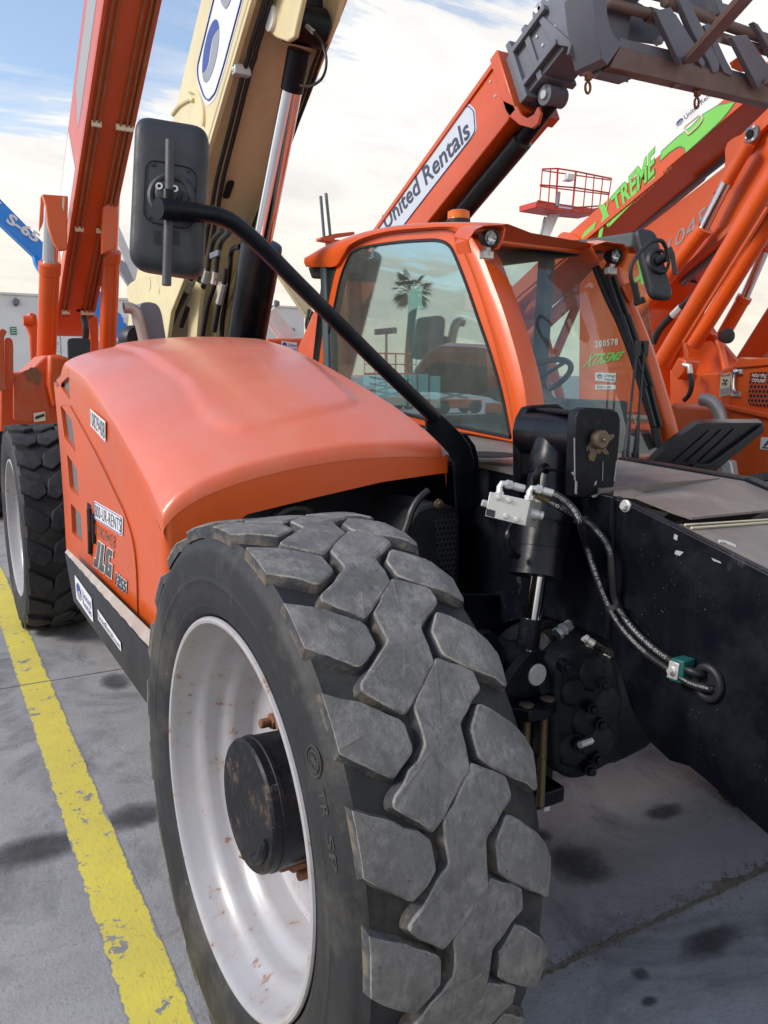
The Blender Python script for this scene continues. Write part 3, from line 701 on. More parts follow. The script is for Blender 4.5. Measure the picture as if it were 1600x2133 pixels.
# prints on the side
Q = q8([(189,886),(220,921),(220,878),(188,851)]); plate('number_label', Q, M['label_white'], TH, rad=.004); lettering('number_lettering', '10829408', sub(Q,.05,.10,.97,.92), M['dark_print'], TH, bold=-.002, space=1.12)
Q = q8([(197,1080),(256,1118),(257,1077),(196,1042)]); plate('phone_label', Q, M['label_white'], TH, rad=.02); f_, n_ = quadmap(Q, .0035)
g = G(); bp = rounded([f_(.025,.07), f_(.975,.07), f_(.975,.93), f_(.025,.93)], .016); g.tube(bp+[bp[0]], .0016, 5, cap=False); obj('label_border', g, M['blue_print'], TH)
lettering('phone_lettering', '800-UR-RENTS', sub(Q,.055,.17,.95,.83), M['dark_print'], TH, bold=-.004, space=1.12)
lettering('stencil_lettering', '10829408', q8([(200,1113),(239,1143),(240,1117),(199,1090)]), M['stencil'], TH, space=1.1)
def outlined(nm, s, Q, col, o=.035, b=.02, w=.055, sp=1.0):
    lettering(nm+'_outline', s, sub(Q,-.03,-.04,1.03,1.04), M['label_white'], TH, lift=.002, bold=b+w, space=sp); lettering(nm, s, Q, M[col], TH, lift=.0035, bold=b, space=sp)
def offset2(P, d):
    out = []; n = len(P); A = sum(P[k][0]*P[(k+1) % n][1]-P[(k+1) % n][0]*P[k][1] for k in range(n)); sg = 1 if A > 0 else -1
    for k in range(n):
        a, b, c = V((*P[k-1], 0)), V((*P[k], 0)), V((*P[(k+1) % n], 0)); n1_ = V(((b-a).y, -(b-a).x, 0)).normalized()*sg; n2_ = V(((c-b).y, -(c-b).x, 0)).normalized()*sg
        m_ = n1_+n2_; m_ = m_*(d/max(.3, m_.dot(n1_))); out.append((b.x+m_.x, b.y+m_.y))
    return out
QJ = q8([(196,1178),(233,1205),(236,1148),(203,1125)]); fj, nj = quadmap(QJ, .0025); fk_, nk_ = quadmap(QJ, .004)
for P in ([(.10,1),(.27,1),(.27,.12),(.21,0),(0,0),(0,.30),(.10,.30)], [(.34,1),(.50,1),(.50,.28),(.60,.28),(.60,0),(.34,0)], [(.66,.88),(.71,1),(1,1),(1,.78),(.81,.78),(.81,.22),(.88,.22),(.88,.32),(.855,.32),(.855,.50),(1,.50),(1,0),(.71,0),(.66,.12)]):
    g = G(); g.prism([fj(*p) for p in offset2(P, .03)], -nj*.001); obj('letter_outline', g, M['label_white'], TH); g = G(); g.prism([fk_(*p) for p in P], -nj*.001); obj('maker_letter', g, M['letter_grey'], TH)
outlined('model_lettering', '1255', q8([(241,1217),(264,1238),(265,1211),(243,1192)]), 'dark_print', b=.05)
# black sill under the hood, with its dusty ledge
KX = .530
g = G(); k = [at(*q, X=KX) for q in ((135,1153),(153,1252),(322,1489),(322,1367))]; g.prism(k, (.010,0,0)); sill = obj('side_sill', g, M['black_clean'], TH, bevel=.003)
a, b, c, d = at(135,1151,X=KX+.004), at(323,1364,X=KX+.004), at(327,1326,Z=.852), at(140,1143,Z=.822)
g = G(); g.grid([[a.lerp(b, t/30)+V((0,0,.003*math.sin(t*1.3))) for t in range(31)], [(a.lerp(b, t/30)*.45+d.lerp(c, t/30)*.55)+V((0,0,.004*math.sin(t*2.1))) for t in range(31)], [d.lerp(c, t/30) for t in range(31)]]); obj('sill_ledge', g, M['dusty_ledge'], TH)
Q = [at(*q, X=KX-.002) for q in ((160,1246),(195,1297),(191,1246),(156,1197))]; plate('rental_label', Q, M['label_white'], TH, rad=.012)
logo(sub(Q,.08,.14,.38,.84), TH); lettering('rental_lettering', 'United', sub(Q,.45,.52,.95,.82), M['blue_print'], TH, bold=.0); lettering('rental_lettering', 'Rentals', sub(Q,.45,.16,.95,.46), M['blue_print'], TH, bold=.0)
Q = [at(*q, X=KX-.002) for q in ((205,1290),(253,1357),(252,1339),(204,1269))]; plate('web_label', Q, M['label_white'], TH); lettering('web_lettering', 'UnitedRentals.com', sub(Q,.03,.18,.97,.84), M['dark_print'], TH, bold=.0)

# ---------------------------------------------------------------- frame, inner panels, deck
g = G()
P = [at(*q, X=1.62) for q in ((930,968),(985,968),(1285,1036),(1272,1335),(1190,1303),(1125,1281),(1060,1296),(960,1330),(880,1400),(760,1400),(760,1150),(880,1000))]
g.prism(P, (.03,0,0)); obj('frame_side', g, M['black_paint'], TH, bevel=.004)
g = G()
P = catmull([at(*q, X=1.60) for q in ((1276,1034),(1310,1050),(1345,1068),(1400,1094))], 3)+[at(*q, X=1.60) for q in ((1500,1144),(1600,1195),(1800,1300),(1900,1400),(1900,2050),(1800,1925),(1600,1740),(1470,1625),(1435,1597),(1395,1585),(1352,1545),(1312,1470),(1292,1400),(1268,1335))]
g.prism(P, (.028,0,0)); obj('front_plate', g, M['black_paint'], TH, bevel=.004)
# seam where the two plates meet
g = G(); g.tube([at(1277,1040,X=1.598), at(1273,1150,X=1.598), at(1268,1330,X=1.598)], .010, 8); obj('weld_seam', g, M['black_paint'], TH)
def bolt(px, py, r, parent, X=None, Y=None, D=None, ax=(-1,0,0), mat='zinc', name='bolt'):
    p = at(px, py, X=X, Y=Y, D=D); g = G(); g.lathe([(-.004, r*1.45),(.002, r*1.45),(.003, r*1.30)], org=p, axis=ax, n=18, cap=True); g.lathe([(.002, r),(.010, r),(.013, r*.8)], org=p, axis=ax, n=6, cap=True)
    return obj(name, g, M[mat], parent, ang=30)
bolt(1303,1054,.0115,TH,X=1.598)
# worn white patches knocked into the paint
for pts in (((1405,1112),(1412,1116),(1410,1126),(1403,1122)), ((1408,1146),(1424,1150),(1416,1158),(1405,1154)), ((1482,1162),(1500,1170),(1503,1174),(1486,1168))):
    g = G(); g.prism([at(*q, X=1.5985) for q in pts], (.001,0,0)); obj('paint_chip', g, M['light_print'], TH)
# deck
def dk(px, py, X): return at(px, py, X=X)
g = G(); g.hexa([p+V((0,0,dz)) for dz in (-.02, 0) for p in (V((1.62,1.62,1.335)), V((2.12,1.62,1.335)), V((2.12,3.4,1.395)), V((1.62,3.4,1.40)))]); obj('deck_plate', g, M['deck_paint'], TH)
A_, B_, C_, D_ = dk(1278,1029,1.628), dk(1285,957,2.15), dk(1550,1002,2.15), dk(1344,1025,1.80)
g = G(); g.prism([A_, dk(1322,1033,1.66), D_, C_, B_], (0,0,-.008)); obj('deck_plate', g, M['deck_paint'], TH)
E1, E2, E3, E4, E5 = dk(1322,1034,1.66), dk(1403,1066,1.645), dk(1440,1078,1.67), dk(1600,1062,2.03), dk(1660,1048,2.15)
g = G(); g.prism([E1, E2, E3, E4, E5, C_, D_], (0,0,-.006)); obj('deck_plate', g, M['deck_paint'], TH)
g = G(); dn = V((.0,.06,-.040)); g.prism([E2+V((.01,.02,-.007)), E3+V((0,.012,-.007)), E4+V((0,.012,-.007)), E4+dn, E3+dn, E2+dn], (.01,.1,-.0)); obj('deck_skirt', g, M['hole_black'], TH)
g = G(); a, b, c, d = dk(1405,1092,1.63), dk(1640,1078,2.12), dk(1800,1150,2.12), dk(1790,1290,1.63)
g.prism([a, d, c, b], (0,0,-.008)); obj('deck_plate', g, M['deck_paint'], TH)
for s0 in (.035, .075):
    g = G(); g.tube([a.lerp(d, s0)+V((.02,0,.004)), b.lerp(c, s0*1.7)+V((0,0,.004))], .0028, 6); obj('deck_seal', g, M['label_cream'], TH)
g = G(); pth = [B_+V((0,0,.0)), C_+V((0,0,0)), E5, dk(1760,1075,2.15)]
for p, q in zip(pth, pth[1:]): g.bar(p+V((.03,0,-.004)), q+V((.03,0,-.004)), .05, .024)
obj('deck_flange', g, M['black_paint'], TH, bevel=.003)
g = G(); c = at(1012,945,Z=1.385); g.lathe([(0,.105),(.002,.105)], org=c+V((0,0,-.004)), axis=(0,0,1), n=28, cap=True); obj('deck_opening', g, M['hole_black'], TH)
g = G(); g.tube([dk(1498,1128,1.66), dk(1512,1130,1.68), dk(1530,1138,1.69), dk(1531,1146,1.685)], .005, 8); obj('lynch_pin', g, M['zinc'], TH)
# engine bay liner, guard housing, hose loop, chassis belly
g = G(); g.prism([at(*q, Y=2.42) for q in ((480,1120),(700,1020),(908,980),(905,1060),(870,1075),(845,1115),(830,1190),(480,1300))], (0,.03,0)); obj('wheel_liner', g, M['black_paint'], TH)
g = G(); g.tube(catmull([at(*q, Y=2.36) for q in ((560,1092),(585,1070),(612,1060),(640,1066),(655,1090))], 6), .020, 10); obj('intake_hose', g, M['hose_rubber'], TH)
g = G(); g.prism(rounded([at(*q, Y=2.17) for q in ((842,1110),(868,1062),(900,1050),(938,1052),(960,1064),(956,1300),(836,1300))], .02), (0,.28,0)); obj('guard_housing', g, M['black_plastic'], TH, bevel=.01)
g = G(); g.prism(rounded([at(*q, Y=2.163) for q in ((906,1080),(953,1068),(947,1202),(916,1180))], .012), (0,.006,0)); obj('mesh_guard', g, M['guard_mesh'], TH)
g = G(); g.tube(catmull([at(*q, Y=2.15) for q in ((892,1022),(872,1040),(858,1064),(850,1090),(842,1112))], 5), .012, 8); obj('cable_conduit', g, M['black_plastic'], TH)
bolt(915,1050,.012,TH,Y=2.165,ax=(0,-1,0),mat='pin_steel')
g = G(); g.box((1.1, 3.45, .78), (.95, 2.0, .34)); g.box((1.85, 4.6, .95), (.5, 4.0, .42)); obj('chassis', g, M['black_paint'], TH, bevel=.02)
g = G(); g.box((1.15, 3.3, 1.15), (.75, 1.7, .5)); obj('engine_block', g, M['interior_dark'], TH, bevel=.03)

# ---------------------------------------------------------------- levelling cylinder and its mount
LC = TH
fp = [(1201,868),(1208,854),(1222,849),(1250,850),(1276,852),(1288,858),(1293,872),(1292,904),(1287,959),(1281,1006),(1276,1024),(1262,1030),(1222,1039),(1196,1036),(1196,985),(1199,920)]
g = G(); g.prism([at(*q, Y=1.63) for q in fp], (0,.036,0)); obj('pin_bracket', g, M['black_paint'], LC, bevel=.004)
bp = [(1082,900),(1088,872),(1100,849),(1115,845),(1163,842),(1176,850),(1190,900),(1190,1040),(1084,1040),(1083,960)]
g = G(); g.prism([at(*q, Y=1.93) for q in bp], (0,.036,0)); obj('pin_bracket', g, M['black_paint'], LC, bevel=.004)
a, b = at(1113,850,Y=1.93), at(1200,858,Y=1.66); g = G(); g.hexa([a+V((0,0,-.012)), b+V((0,0,-.012)), b+V((.06,0,-.012)), a+V((.06,0,-.012)), a, b, b+V((.06,0,0)), a+V((.06,0,0))]); obj('bracket_strap', g, M['black_paint'], LC, bevel=.004)
pin = at(1244,915,Y=1.63); g = G(); g.lathe([(-.02,.026),(.020,.026),(.024,.022)], org=pin, axis=(0,-1,0), n=28, cap=True); g.lathe([(.02,.006),(.030,.006),(.033,.004)], org=pin, axis=(0,-1,0), n=8, cap=True); obj('pivot_pin', g, M['pin_steel'], LC, ang=30)
g = G(); rr2 = random.Random(5)
for k in range(16):
    a = rr2.uniform(-2.6, .2); r0 = .026; r1 = rr2.uniform(.034, .064)
    p = V((pin.x, 1.6295, pin.z)); q = p+V((math.cos(a)*r1, 0, math.sin(a)*r1)); w = rr2.uniform(.006,.013); s = V((-math.sin(a), 0, math.cos(a)))*w; c_ = p+V((math.cos(a)*r0*.8, 0, math.sin(a)*r0*.8))
    g.prism([c_-s, q-s*.4, q+s*.4, c_+s], (0,-.0012-.0002*k,0))
obj('grease_smear', g, M['pin_steel'], LC)
# scraped white edges of the front bracket
for pts in (((1196,912),(1198,912),(1199,1000),(1197,1000)), ((1284,960),(1286,960),(1281,1004),(1279,1002)), ((1256,962),(1257,962),(1256,1002),(1255,1002)), ((1232,1033),(1254,1026),(1258,1029),(1236,1037)), ((1199,1000),(1203,1004),(1202,1030),(1198,1028)), ((1240,1004),(1244,1001),(1242,1010),(1238,1011)), ((1190,985),(1197,982),(1198,992),(1194,990))):
    g = G(); g.prism([at(*q, Y=1.6285) for q in pts], (0,.0012,0)); obj('paint_chip', g, M['light_print'], LC)
eye_c = at(1158,908,Y=1.80); Bt = at(1150,985,Y=1.80); Bb = at(1121,1203,Y=1.72); ax = (Bb-Bt).normalized(); L = (Bb-Bt).length
g = G(); g.lathe([(-.128,.058),(-.122,.063),(.122,.063),(.128,.058)], org=eye_c, axis=(0,1,0), n=36, cap=True)
top_ = eye_c; LL = (Bb-eye_c).length; ax = (Bb-eye_c).normalized()
g.lathe([(.0,.058),(.055,.066),(.085,.068),(.10,.064),(.112,.062),(.118,.068),(.122,.064),(.15,.066)], org=eye_c, axis=ax, n=40)
g.lathe([(.13,.066),(.20,.070),(LL*.62,.078),(LL*.622,.0765),(LL*.63,.0765),(LL*.632,.078),(LL*.80,.0785),(LL*.802,.077),(LL*.806,.077),(LL*.808,.0785),(LL*.965,.079),(LL*.967,.084),(LL*.995,.084),(LL,.080),(LL,.01)], org=eye_c, axis=ax, n=48)
obj('cylinder_barrel', g, M['black_clean'], LC, ang=30)
lug = at(1092,1388,Y=1.71); rd = (lug-Bb).normalized()
g = G(); g.lathe([(-.02,.0255),((lug-Bb).length*.46,.0255)], org=Bb, axis=rd, n=28, cap=True); obj('cylinder_rod', g, M['chrome'], LC)
g = G(); g.lathe([((lug-Bb).length*.46,.031),((lug-Bb).length*.98,.036)], org=Bb, axis=rd, n=28, cap=True); g.lathe([(-.060,.060),(-.056,.064),(.056,.064),(.060,.060)], org=lug, axis=(0,1,0), n=32, cap=True); g.lathe([(.06,.052),(.12,.052)], org=lug, axis=(0,1,0), n=32, cap=True); obj('rod_eye', g, M['cast_black'], LC, ang=30)
g = G(); g.tube(catmull([at(1075,1085,Y=1.70), at(1060,1110,Y=1.69), at(1058,1135,Y=1.69), at(1066,1150,Y=1.69), at(1078,1158,Y=1.70)], 5), .0105, 10); obj('steel_line', g, M['black_clean'], LC)
g = G(); g.tube(catmull([at(1117,1015,Y=1.71), at(1119,990,Y=1.70), at(1126,975,Y=1.70), at(1136,972,Y=1.71), at(1137,982,Y=1.72)], 5), .0105, 10); obj('steel_line', g, M['black_clean'], LC)
# valve block
dv = 2.10; q0 = [at(*q, D=dv) for q in ((1010,1075),(1095,1096),(1105,1042),(1020,1024))]; ex = at(1127,1047,D=dv+.06)-at(1105,1042,D=dv)
g = G(); g.hexa([q0[0], q0[1], q0[2], q0[3], q0[0]+ex, q0[1]+ex, q0[2]+ex, q0[3]+ex]); vb = obj('valve_block', g, M['zinc'], LC, bevel=.002)
nv = (q0[1]-q0[0]).cross(q0[3]-q0[0]).normalized(); nv = nv if nv.dot(EYE-q0[0]) > 0 else -nv; hx = (q0[1]-q0[0]).normalized(); vx = (q0[3]-q0[0]).normalized()
for px, py in ((1038,1036),(1060,1042),(1053,1075),(1076,1082)):
    p = at(px, py, D=dv); g = G(); g.lathe([(0,.0095),(.001,.0095),(.0014,.0075)], org=p, axis=nv, n=16, cap=True); g.lathe([(.001,.0068),(.007,.0068),(.008,.0055)], org=p, axis=nv, n=6, cap=True); o = obj('bolt', g, M['zinc'], vb, ang=30)
p = at(1112,1070,D=dv+.03); g = G(); g.lathe([(-.01,.016),(.010,.016),(.011,.0125),(.024,.0125),(.026,.010)], org=p, axis=hx, n=20, cap=True); obj('port_plug', g, M['zinc'], vb, ang=30)
p = at(1014,1050,D=dv+.02); g = G(); g.lathe([(-.006,.010),(.012,.010),(.014,.008)], org=p, axis=-hx, n=6, cap=True); obj('port_plug', g, M['zinc'], vb, ang=30)
plate('maker_plate', [at(*q, D=dv) for q in ((1012,1073),(1030,1078),(1032,1064),(1014,1059))], M['black_print'], vb, lift=.001)
def fitting(pts, name='hose_fitting', r=.0085, mat='zinc'):
    pts = [V(p) for p in pts]; g = G(); g.tube(pts, [r*1.25]+[r]*(len(pts)-2)+[r*1.1], 10)
    d = (pts[-1]-pts[-2]).normalized(); l = (pts[-1]-pts[-2]).length
    g.lathe([(0,r*1.45),(l*.30,r*1.45)], org=pts[-2], axis=d, n=6, cap=True); g.lathe([(l*.42,r*1.2),(l*.98,r*1.25)], org=pts[-2], axis=d, n=14, cap=True)
    g.lathe([(0,r*1.5),(.012,r*1.5)], org=pts[0], axis=(pts[1]-pts[0]).normalized(), n=6, cap=True)
    return obj(name, g, M[mat], LC, ang=30)
fitting([at(1041,1034,D=2.13), at(1041,1014,D=2.13), at(1046,1007,D=2.13), at(1054,1008,D=2.13), at(1092,1018,D=2.14)])
fitting([at(1102,1042,D=2.11), at(1103,1024,D=2.11), at(1108,1017,D=2.11), at(1117,1018,D=2.11), at(1152,1028,D=2.11)])
fitting([at(1118,1030,D=2.13), at(1122,1033,D=2.13), at(1146,1046,D=2.13)], mat='brass_rod', r=.007)
XH = 1.575
hA = catmull([at(1150,1027,D=2.11), at(1172,1040,D=2.10), at(1195,1062,D=2.09), at(1209,1090,D=2.08), at(1221,1135,X=1.555), at(1243,1200,X=1.56), at(1266,1258,X=XH), at(1296,1308,X=XH), at(1340,1355,X=XH), at(1392,1394,X=XH-.01), at(1435,1422,X=XH-.01), at(1475,1434,X=XH), at(1500,1437,X=1.63)], 9)
hB = catmull([at(1145,1046,D=2.13), at(1172,1060,D=2.12), at(1200,1078,X=1.545), at(1226,1090,X=1.55), at(1254,1118,X=1.555), at(1272,1152,X=1.56), at(1277,1200,X=1.565), at(1284,1255,X=XH+.005), at(1312,1302,X=XH), at(1360,1350,X=XH), at(1412,1385,X=XH-.005), at(1448,1401,X=XH-.005), at(1480,1407,X=1.62)], 9)
for h in (hA, hB):
    g = G(); g.tube(h, .0098, 12); obj('hydraulic_hose', g, M['hose_rubber'], LC)
g = G(); g.tube([at(1094,1018,D=2.14), at(1115,1024,D=2.14), at(1135,1036,D=2.15)], .0085, 10); obj('hydraulic_hose', g, M['hose_rubber'], LC)
def path_text(s, path, h, r=.0101, mat='light_print', i0=0.0, i1=1.0):
    """lettering printed on a hose, on the side seen from the yard"""
    vs_, fs = text_mesh(s, 0, .0, 1.15); n = len(path)-1; out = []
    for x, y in vs_:
        t = (i0+(i1-i0)*x)*n; k = min(n-1, int(t)); p = path[k].lerp(path[k+1], t-k); d = (path[k+1]-path[k]).normalized(); e = (EYE-p); e = (e-d*e.dot(d)).normalized(); sd = e.cross(d)
        a = (y-.5)*h/r; out.append(p+e*math.cos(a)*(r+.0004)+sd*math.sin(a)*(r+.0004))
    me = bpy.data.meshes.new('hose_print'); me.from_pydata(out, [], fs); me.materials.append(M[mat]); o = bpy.data.objects.new('hose_print', me); COL.objects.link(o); adopt(o, LC)
path_text('GO11237-1/EN857/2SC', hA, .0085, i0=.02, i1=.24); path_text('4711TC-4 WP 40.0 MPa 5800 PSI MSHA IC-40/28', hA, .0085, i0=.34, i1=.56)
path_text('Parker TOUGH COVER', hA, .0085, i0=.585, i1=.68); path_text('www.parker.com 7/2SC/8', hA, .0085, i0=.80, i1=.97)
path_text('00215-4', hB, .0085, i0=.05, i1=.15); path_text('2SC/8 GO11237-1', hB, .0085, i0=.30, i1=.42); path_text('711TC-4 PARKER NO-SKIVE', hB, .0085, i0=.60, i1=.80)
for px, py in ((1211,1083),(1278,1265)):
    g = G(); c = at(px, py, X=1.552); g.lathe([(-.006,.022),(.006,.022)], org=c, axis=(0,-.4,-.9), n=16); obj('cable_tie', g, M['black_plastic'], LC)
g = G(); cq = [at(*q, X=1.555) for q in ((1392,1418),(1420,1425),(1424,1378),(1397,1370))]; g.prism(cq, (.045,0,0)); hc = obj('hose_clamp', g, M['teal_plastic'], LC, bevel=.004)
g = G(); g.prism([at(*q, X=1.550) for q in ((1388,1411),(1409,1418),(1414,1383),(1394,1376))], (.006,0,0)); obj('clamp_plate', g, M['zinc'], hc, bevel=.002); bolt(1400,1397,.008,hc,X=1.549)
c = at(1474,1422,X=1.592); g = G(); N = 30
for k in range(N):
    pass
g.tube([c+V((0, math.cos(2*math.pi*k/N)*.034, math.sin(2*math.pi*k/N)*.038)) for k in range(N+1)], .0105, 10, cap=False); obj('hose_grommet', g, M['black_plastic'], LC)
g = G(); g.lathe([(0,.032),(.004,.032)], org=c+V((.004,0,0)), axis=(1,0,0), n=24, cap=True); obj('hose_opening', g, M['hole_black'], LC)

g = G(); g.prism([at(*q, Y=2.05) for q in ((930,1240),(1360,1240),(1360,1500),(930,1480))], (0,.03,0)); obj('gap_blackout', g, M['black_paint'], TH)  # black sheet added so the gap below the frame stays dark
# ---------------------------------------------------------------- front axle and cylinder foot
cl = [(1045,1443),(1068,1402),(1090,1373),(1104,1360),(1118,1358),(1133,1368),(1143,1388),(1148,1415),(1150,1444),(1100,1456),(1052,1454)]
for yy in (1.56, 1.76):
    g = G(); P = [at(*q, Y=1.56) for q in cl]; g.prism([p+V((0, yy-1.56, 0)) for p in P], (0,.028,0)); obj('foot_lug', g, M['black_paint'], TH, bevel=.004)
p = at(1118,1405,Y=1.56); g = G(); g.lathe([(-.03,.030),(.004,.030),(.006,.028)], org=p, axis=(0,-1,0), n=28, cap=True); g.lathe([(.005,.005),(.012,.005)], org=p, axis=(0,-1,0), n=8, cap=True); obj('foot_pin', g, M['zinc'], TH, ang=30)
zb = at(1110,1455,Y=1.56).z
P = [at(*q, Z=zb) for q in ((1042,1462),(1068,1475),(1104,1481),(1142,1474),(1160,1459),(1156,1446),(1120,1434),(1060,1440))]
g = G(); g.prism(P, (0,0,-.034)); obj('foot_plate', g, M['black_paint'], TH, bevel=.005)
for px, py in ((1097,1470),(1140,1457)):
    c = at(px, py, Z=zb+.001); g = G(); g.lathe([(0,.020),(.004,.020),(.006,.016)], org=c, axis=(0,0,1), n=18, cap=True); obj('stud_washer', g, M['pin_steel'], TH, ang=30)
for (px, py), dy in (((1098,1475), 0), ((1134,1470), 0)):
    c = at(px, py, Z=zb-.01); g = G(); zz = [0]+[-.035-.0045*k for k in range(26)]+[-.36]
    g.lathe([(-.005,.0115)]+[x for k in range(26) for x in ((.03+.0045*k,.0118),(.0322+.0045*k,.0104))]+[(.155,.0112),(.285,.0112)], org=c, axis=(0,0,-1), n=14, cap=True); obj('clamp_stud', g, M['brass_rod'], TH, ang=60)
c = at(1118,1640,Y=1.66); g = G(); g.box((c.x+.0, 1.70, c.z-.015), (.13,.18,.05)); obj('foot_clamp', g, M['black_paint'], TH, bevel=.008)
c2 = at(1131,1655,Y=1.64); g = G(); g.lathe([(0,.017),(.014,.017)], org=V((c2.x, 1.63, c.z-.04)), axis=(0,0,-1), n=6, cap=True); obj('stud_nut', g, M['zinc'], TH)
g = G(); g.tube([V((.72,1.66,.655)), V((1.0,1.72,.66)), V((1.25,1.82,.665)), V((1.56,1.84,.67))], [.13,.115,.10,.15], 24)
g.prism([at(*q, Y=1.75) for q in ((1085,1480),(1160,1478),(1152,1650),(1105,1650))], (0,.05,0)); obj('front_axle', g, M['cast_black'], TH, bevel=.008)
dc = V((1.84, 1.86, .64)); g = G()
g.lathe([(-.30,.12),(-.27,.165),(-.25,.20),(-.235,.228),(-.20,.240),(-.17,.240),(-.165,.232),(-.09,.250),(.0,.262),(.10,.25),(.2,.20),(.35,.15)], org=dc, axis=(1,.0,0), n=30, cap=True)
diff = obj('differential_housing', g, M['cast_black'], TH, ang=25)
g = G(); P = [at(*q, Y=1.58) for q in ((1158,1392),(1195,1350),(1235,1350),(1288,1378),(1300,1450),(1296,1540),(1282,1590),(1225,1622),(1190,1628),(1152,1598),(1150,1480))]
g.prism(rounded(P, .03), (0,.10,0)); obj('axle_cover', g, M['cast_black'], diff, bevel=.022, seg=3)
for (px, py, r, dx) in ((1232,1400,.052,-.3), (1190,1440,.040,-.8), (1262,1470,.06,.0), (1215,1500,.045,-.5), (1190,1560,.05,-.9), (1250,1545,.055,-.1)):
    c = at(px, py, Y=1.58); g = G(); g.lathe([(-.06,r*1.25),(-.004,r*1.15),(.010,r*.95),(.013,r*.8),(.013,.002)], org=c, axis=(dx*.3,-1,.15), n=7); obj('casting_boss', g, M['cast_black'], diff, ang=50)
for px, py in ((1214,1556),(1206,1550),(1244,1579),(1228,1603),(1234,1475),(1250,1508),(1258,1425),(1180,1390)):
    c = at(px, py, Y=1.555); g = G(); g.lathe([(-.03,.018),(.006,.018),(.007,.012),(.02,.012),(.022,.009)], org=c, axis=(-.25,-1,0), n=10, cap=True); obj('bolt', g, M['cast_black'], diff, ang=30)
g = G(); g.tube([at(1208,1552,Y=1.49), at(1232,1543,Y=1.50)], .009, 8); obj('breather', g, M['zinc'], diff)
# oil line on top of the axle, ball joint behind the rod
fitting([at(1228,1358,Y=1.62), at(1226,1340,Y=1.62), at(1216,1330,Y=1.62), at(1218,1328,Y=1.62), at(1238,1342,Y=1.60)]); fitting([at(1262,1372,Y=1.62), at(1266,1360,Y=1.62), at(1268,1352,Y=1.62)])
g = G(); g.tube([at(1236,1341,Y=1.60), at(1256,1352,Y=1.59), at(1276,1362,X=1.60)], .0095, 10); obj('hydraulic_hose', g, M['hose_rubber'], LC)
fitting([at(1160,1322,Y=1.70), at(1172,1312,Y=1.70), at(1186,1302,Y=1.72)], r=.013)
c = at(1135,1335,Y=1.78); g = G(); g.tube([c+V((math.cos(2*math.pi*k/24)*.052, 0, math.sin(2*math.pi*k/24)*.052)) for k in range(25)], .014, 8, cap=False); obj('steering_knuckle', g, M['cast_black'], TH); g = G(); g.tube([c+V((math.cos(2*math.pi*k/24)*.038, -.012, math.sin(2*math.pi*k/24)*.038)) for k in range(25)], .003, 6, cap=False); obj('grease_ring', g, M['brass_rod'], TH)

# ---------------------------------------------------------------- mirror on its long arm
g = G(); P = [at(*q, Y=2.10) for q in ((888,836),(898,842),(962,903),(980,928),(987,955),(989,1000),(987,1056),(952,1062),(947,965),(938,945),(925,930),(890,896))]
g.prism(P, (0,.014,0)); g.prism([p+V((.028,.01,-.002)) for p in P[2:7]]+[p+V((.0,.012,-.002)) for p in P[2:7]][::-1], (0,.03,0)); obj('arm_bracket', g, M['black_paint'], TH, bevel=.003)
D0 = (at(905,868,Y=2.085)-EYE).dot(FW)
def dl(px): return 1.875+(D0-1.875)*max(0, (px-335)/(905-335))
pa = [at(px, py, D=dl(px)) for px, py in ((908,872),(860,826),(780,749),(700,669),(620,590),(560,529),(525,496),(500,475),(478,460),(450,449),(420,444),(380,439),(332,434))]
g = G(); g.tube(catmull(pa, 5), .0218, 18); obj('mirror_arm', g, M['black_paint'], TH)
# mirror head: rounded shell, back towards the camera
dm = 1.965; F0 = [at(*q, D=dd) for q, dd in (((268,556), dm), ((421,580), dm+.02), ((436,266), dm+.02), ((283,241), dm))]
nb = (F0[1]-F0[0]).cross(F0[3]-F0[0]).normalized(); nb = nb if nb.dot(EYE-F0[0]) > 0 else -nb; mc = sum(F0, V())/4
g = G(); rg = []
for ins, dz, rad in ((.004,-.045,.045),(0,-.030,.045),(0,.0,.042),(.004,.012,.038),(.012,.020,.034),(.026,.025,.026),(.06,.027,.02),(.10,.0275,.005)):
    rg.append([p+nb*dz for p in rounded([mc+(p-mc).normalized()*((p-mc).length-ins*1.3) for p in F0], rad, 6)])
rg = [[V(p) for p in r] for r in rg]; vv = [[g.v(p) for p in r] for r in rg]
for a, b in zip(vv, vv[1:]):
    for k in range(len(a)): g.f([a[k], a[(k+1) % len(a)], b[(k+1) % len(a)], b[k]])
g.f(vv[-1]); g.f(vv[0][::-1]); mh = obj('mirror_head', g, M['mirror_plastic'], TH, ang=60)
mu = (F0[1]-F0[0]).normalized(); mv = nb.cross(mu); mv = mv if mv.z > 0 else -mv
mpt = lambda px, py, l=0: on(px, py, mc+nb*(.028+l), nb)
pr = rounded([mpt(*q, .0008) for q in ((298,460),(403,478),(411,352),(304,330))], .03, 5); g = G(); g.tube(pr+[pr[0]], .0012, 5, cap=False); obj('cover_seam', g, M['hole_black'], mh)
c = mpt(352,408); g = G(); g.lathe([(-.012,.062),(.003,.057),(.006,.050),(.004,.043),(.0,.040)], org=c+mu*.006, axis=nb, n=36); obj('socket_ring', g, M['mirror_plastic'], mh)
g = G(); g.lathe([(-.02,.031),(.014,.030),(.017,.027),(.020,.027)], org=c-mv*.002, axis=nb, n=28, cap=True); g.lathe([(.0,.027),(.034,.027),(.036,.023)], org=c-mv*.004, axis=nb, n=28, cap=True); obj('swivel_clamp', g, M['black_plastic'], mh)
for dx in (-.018, .018):
    g = G(); g.lathe([(.03,.0085),(.0385,.0085),(.0385,.0045),(.034,.0045)], org=c+mu*dx+mv*.006, axis=nb, n=14, cap=True); obj('screw', g, M['zinc'], mh)
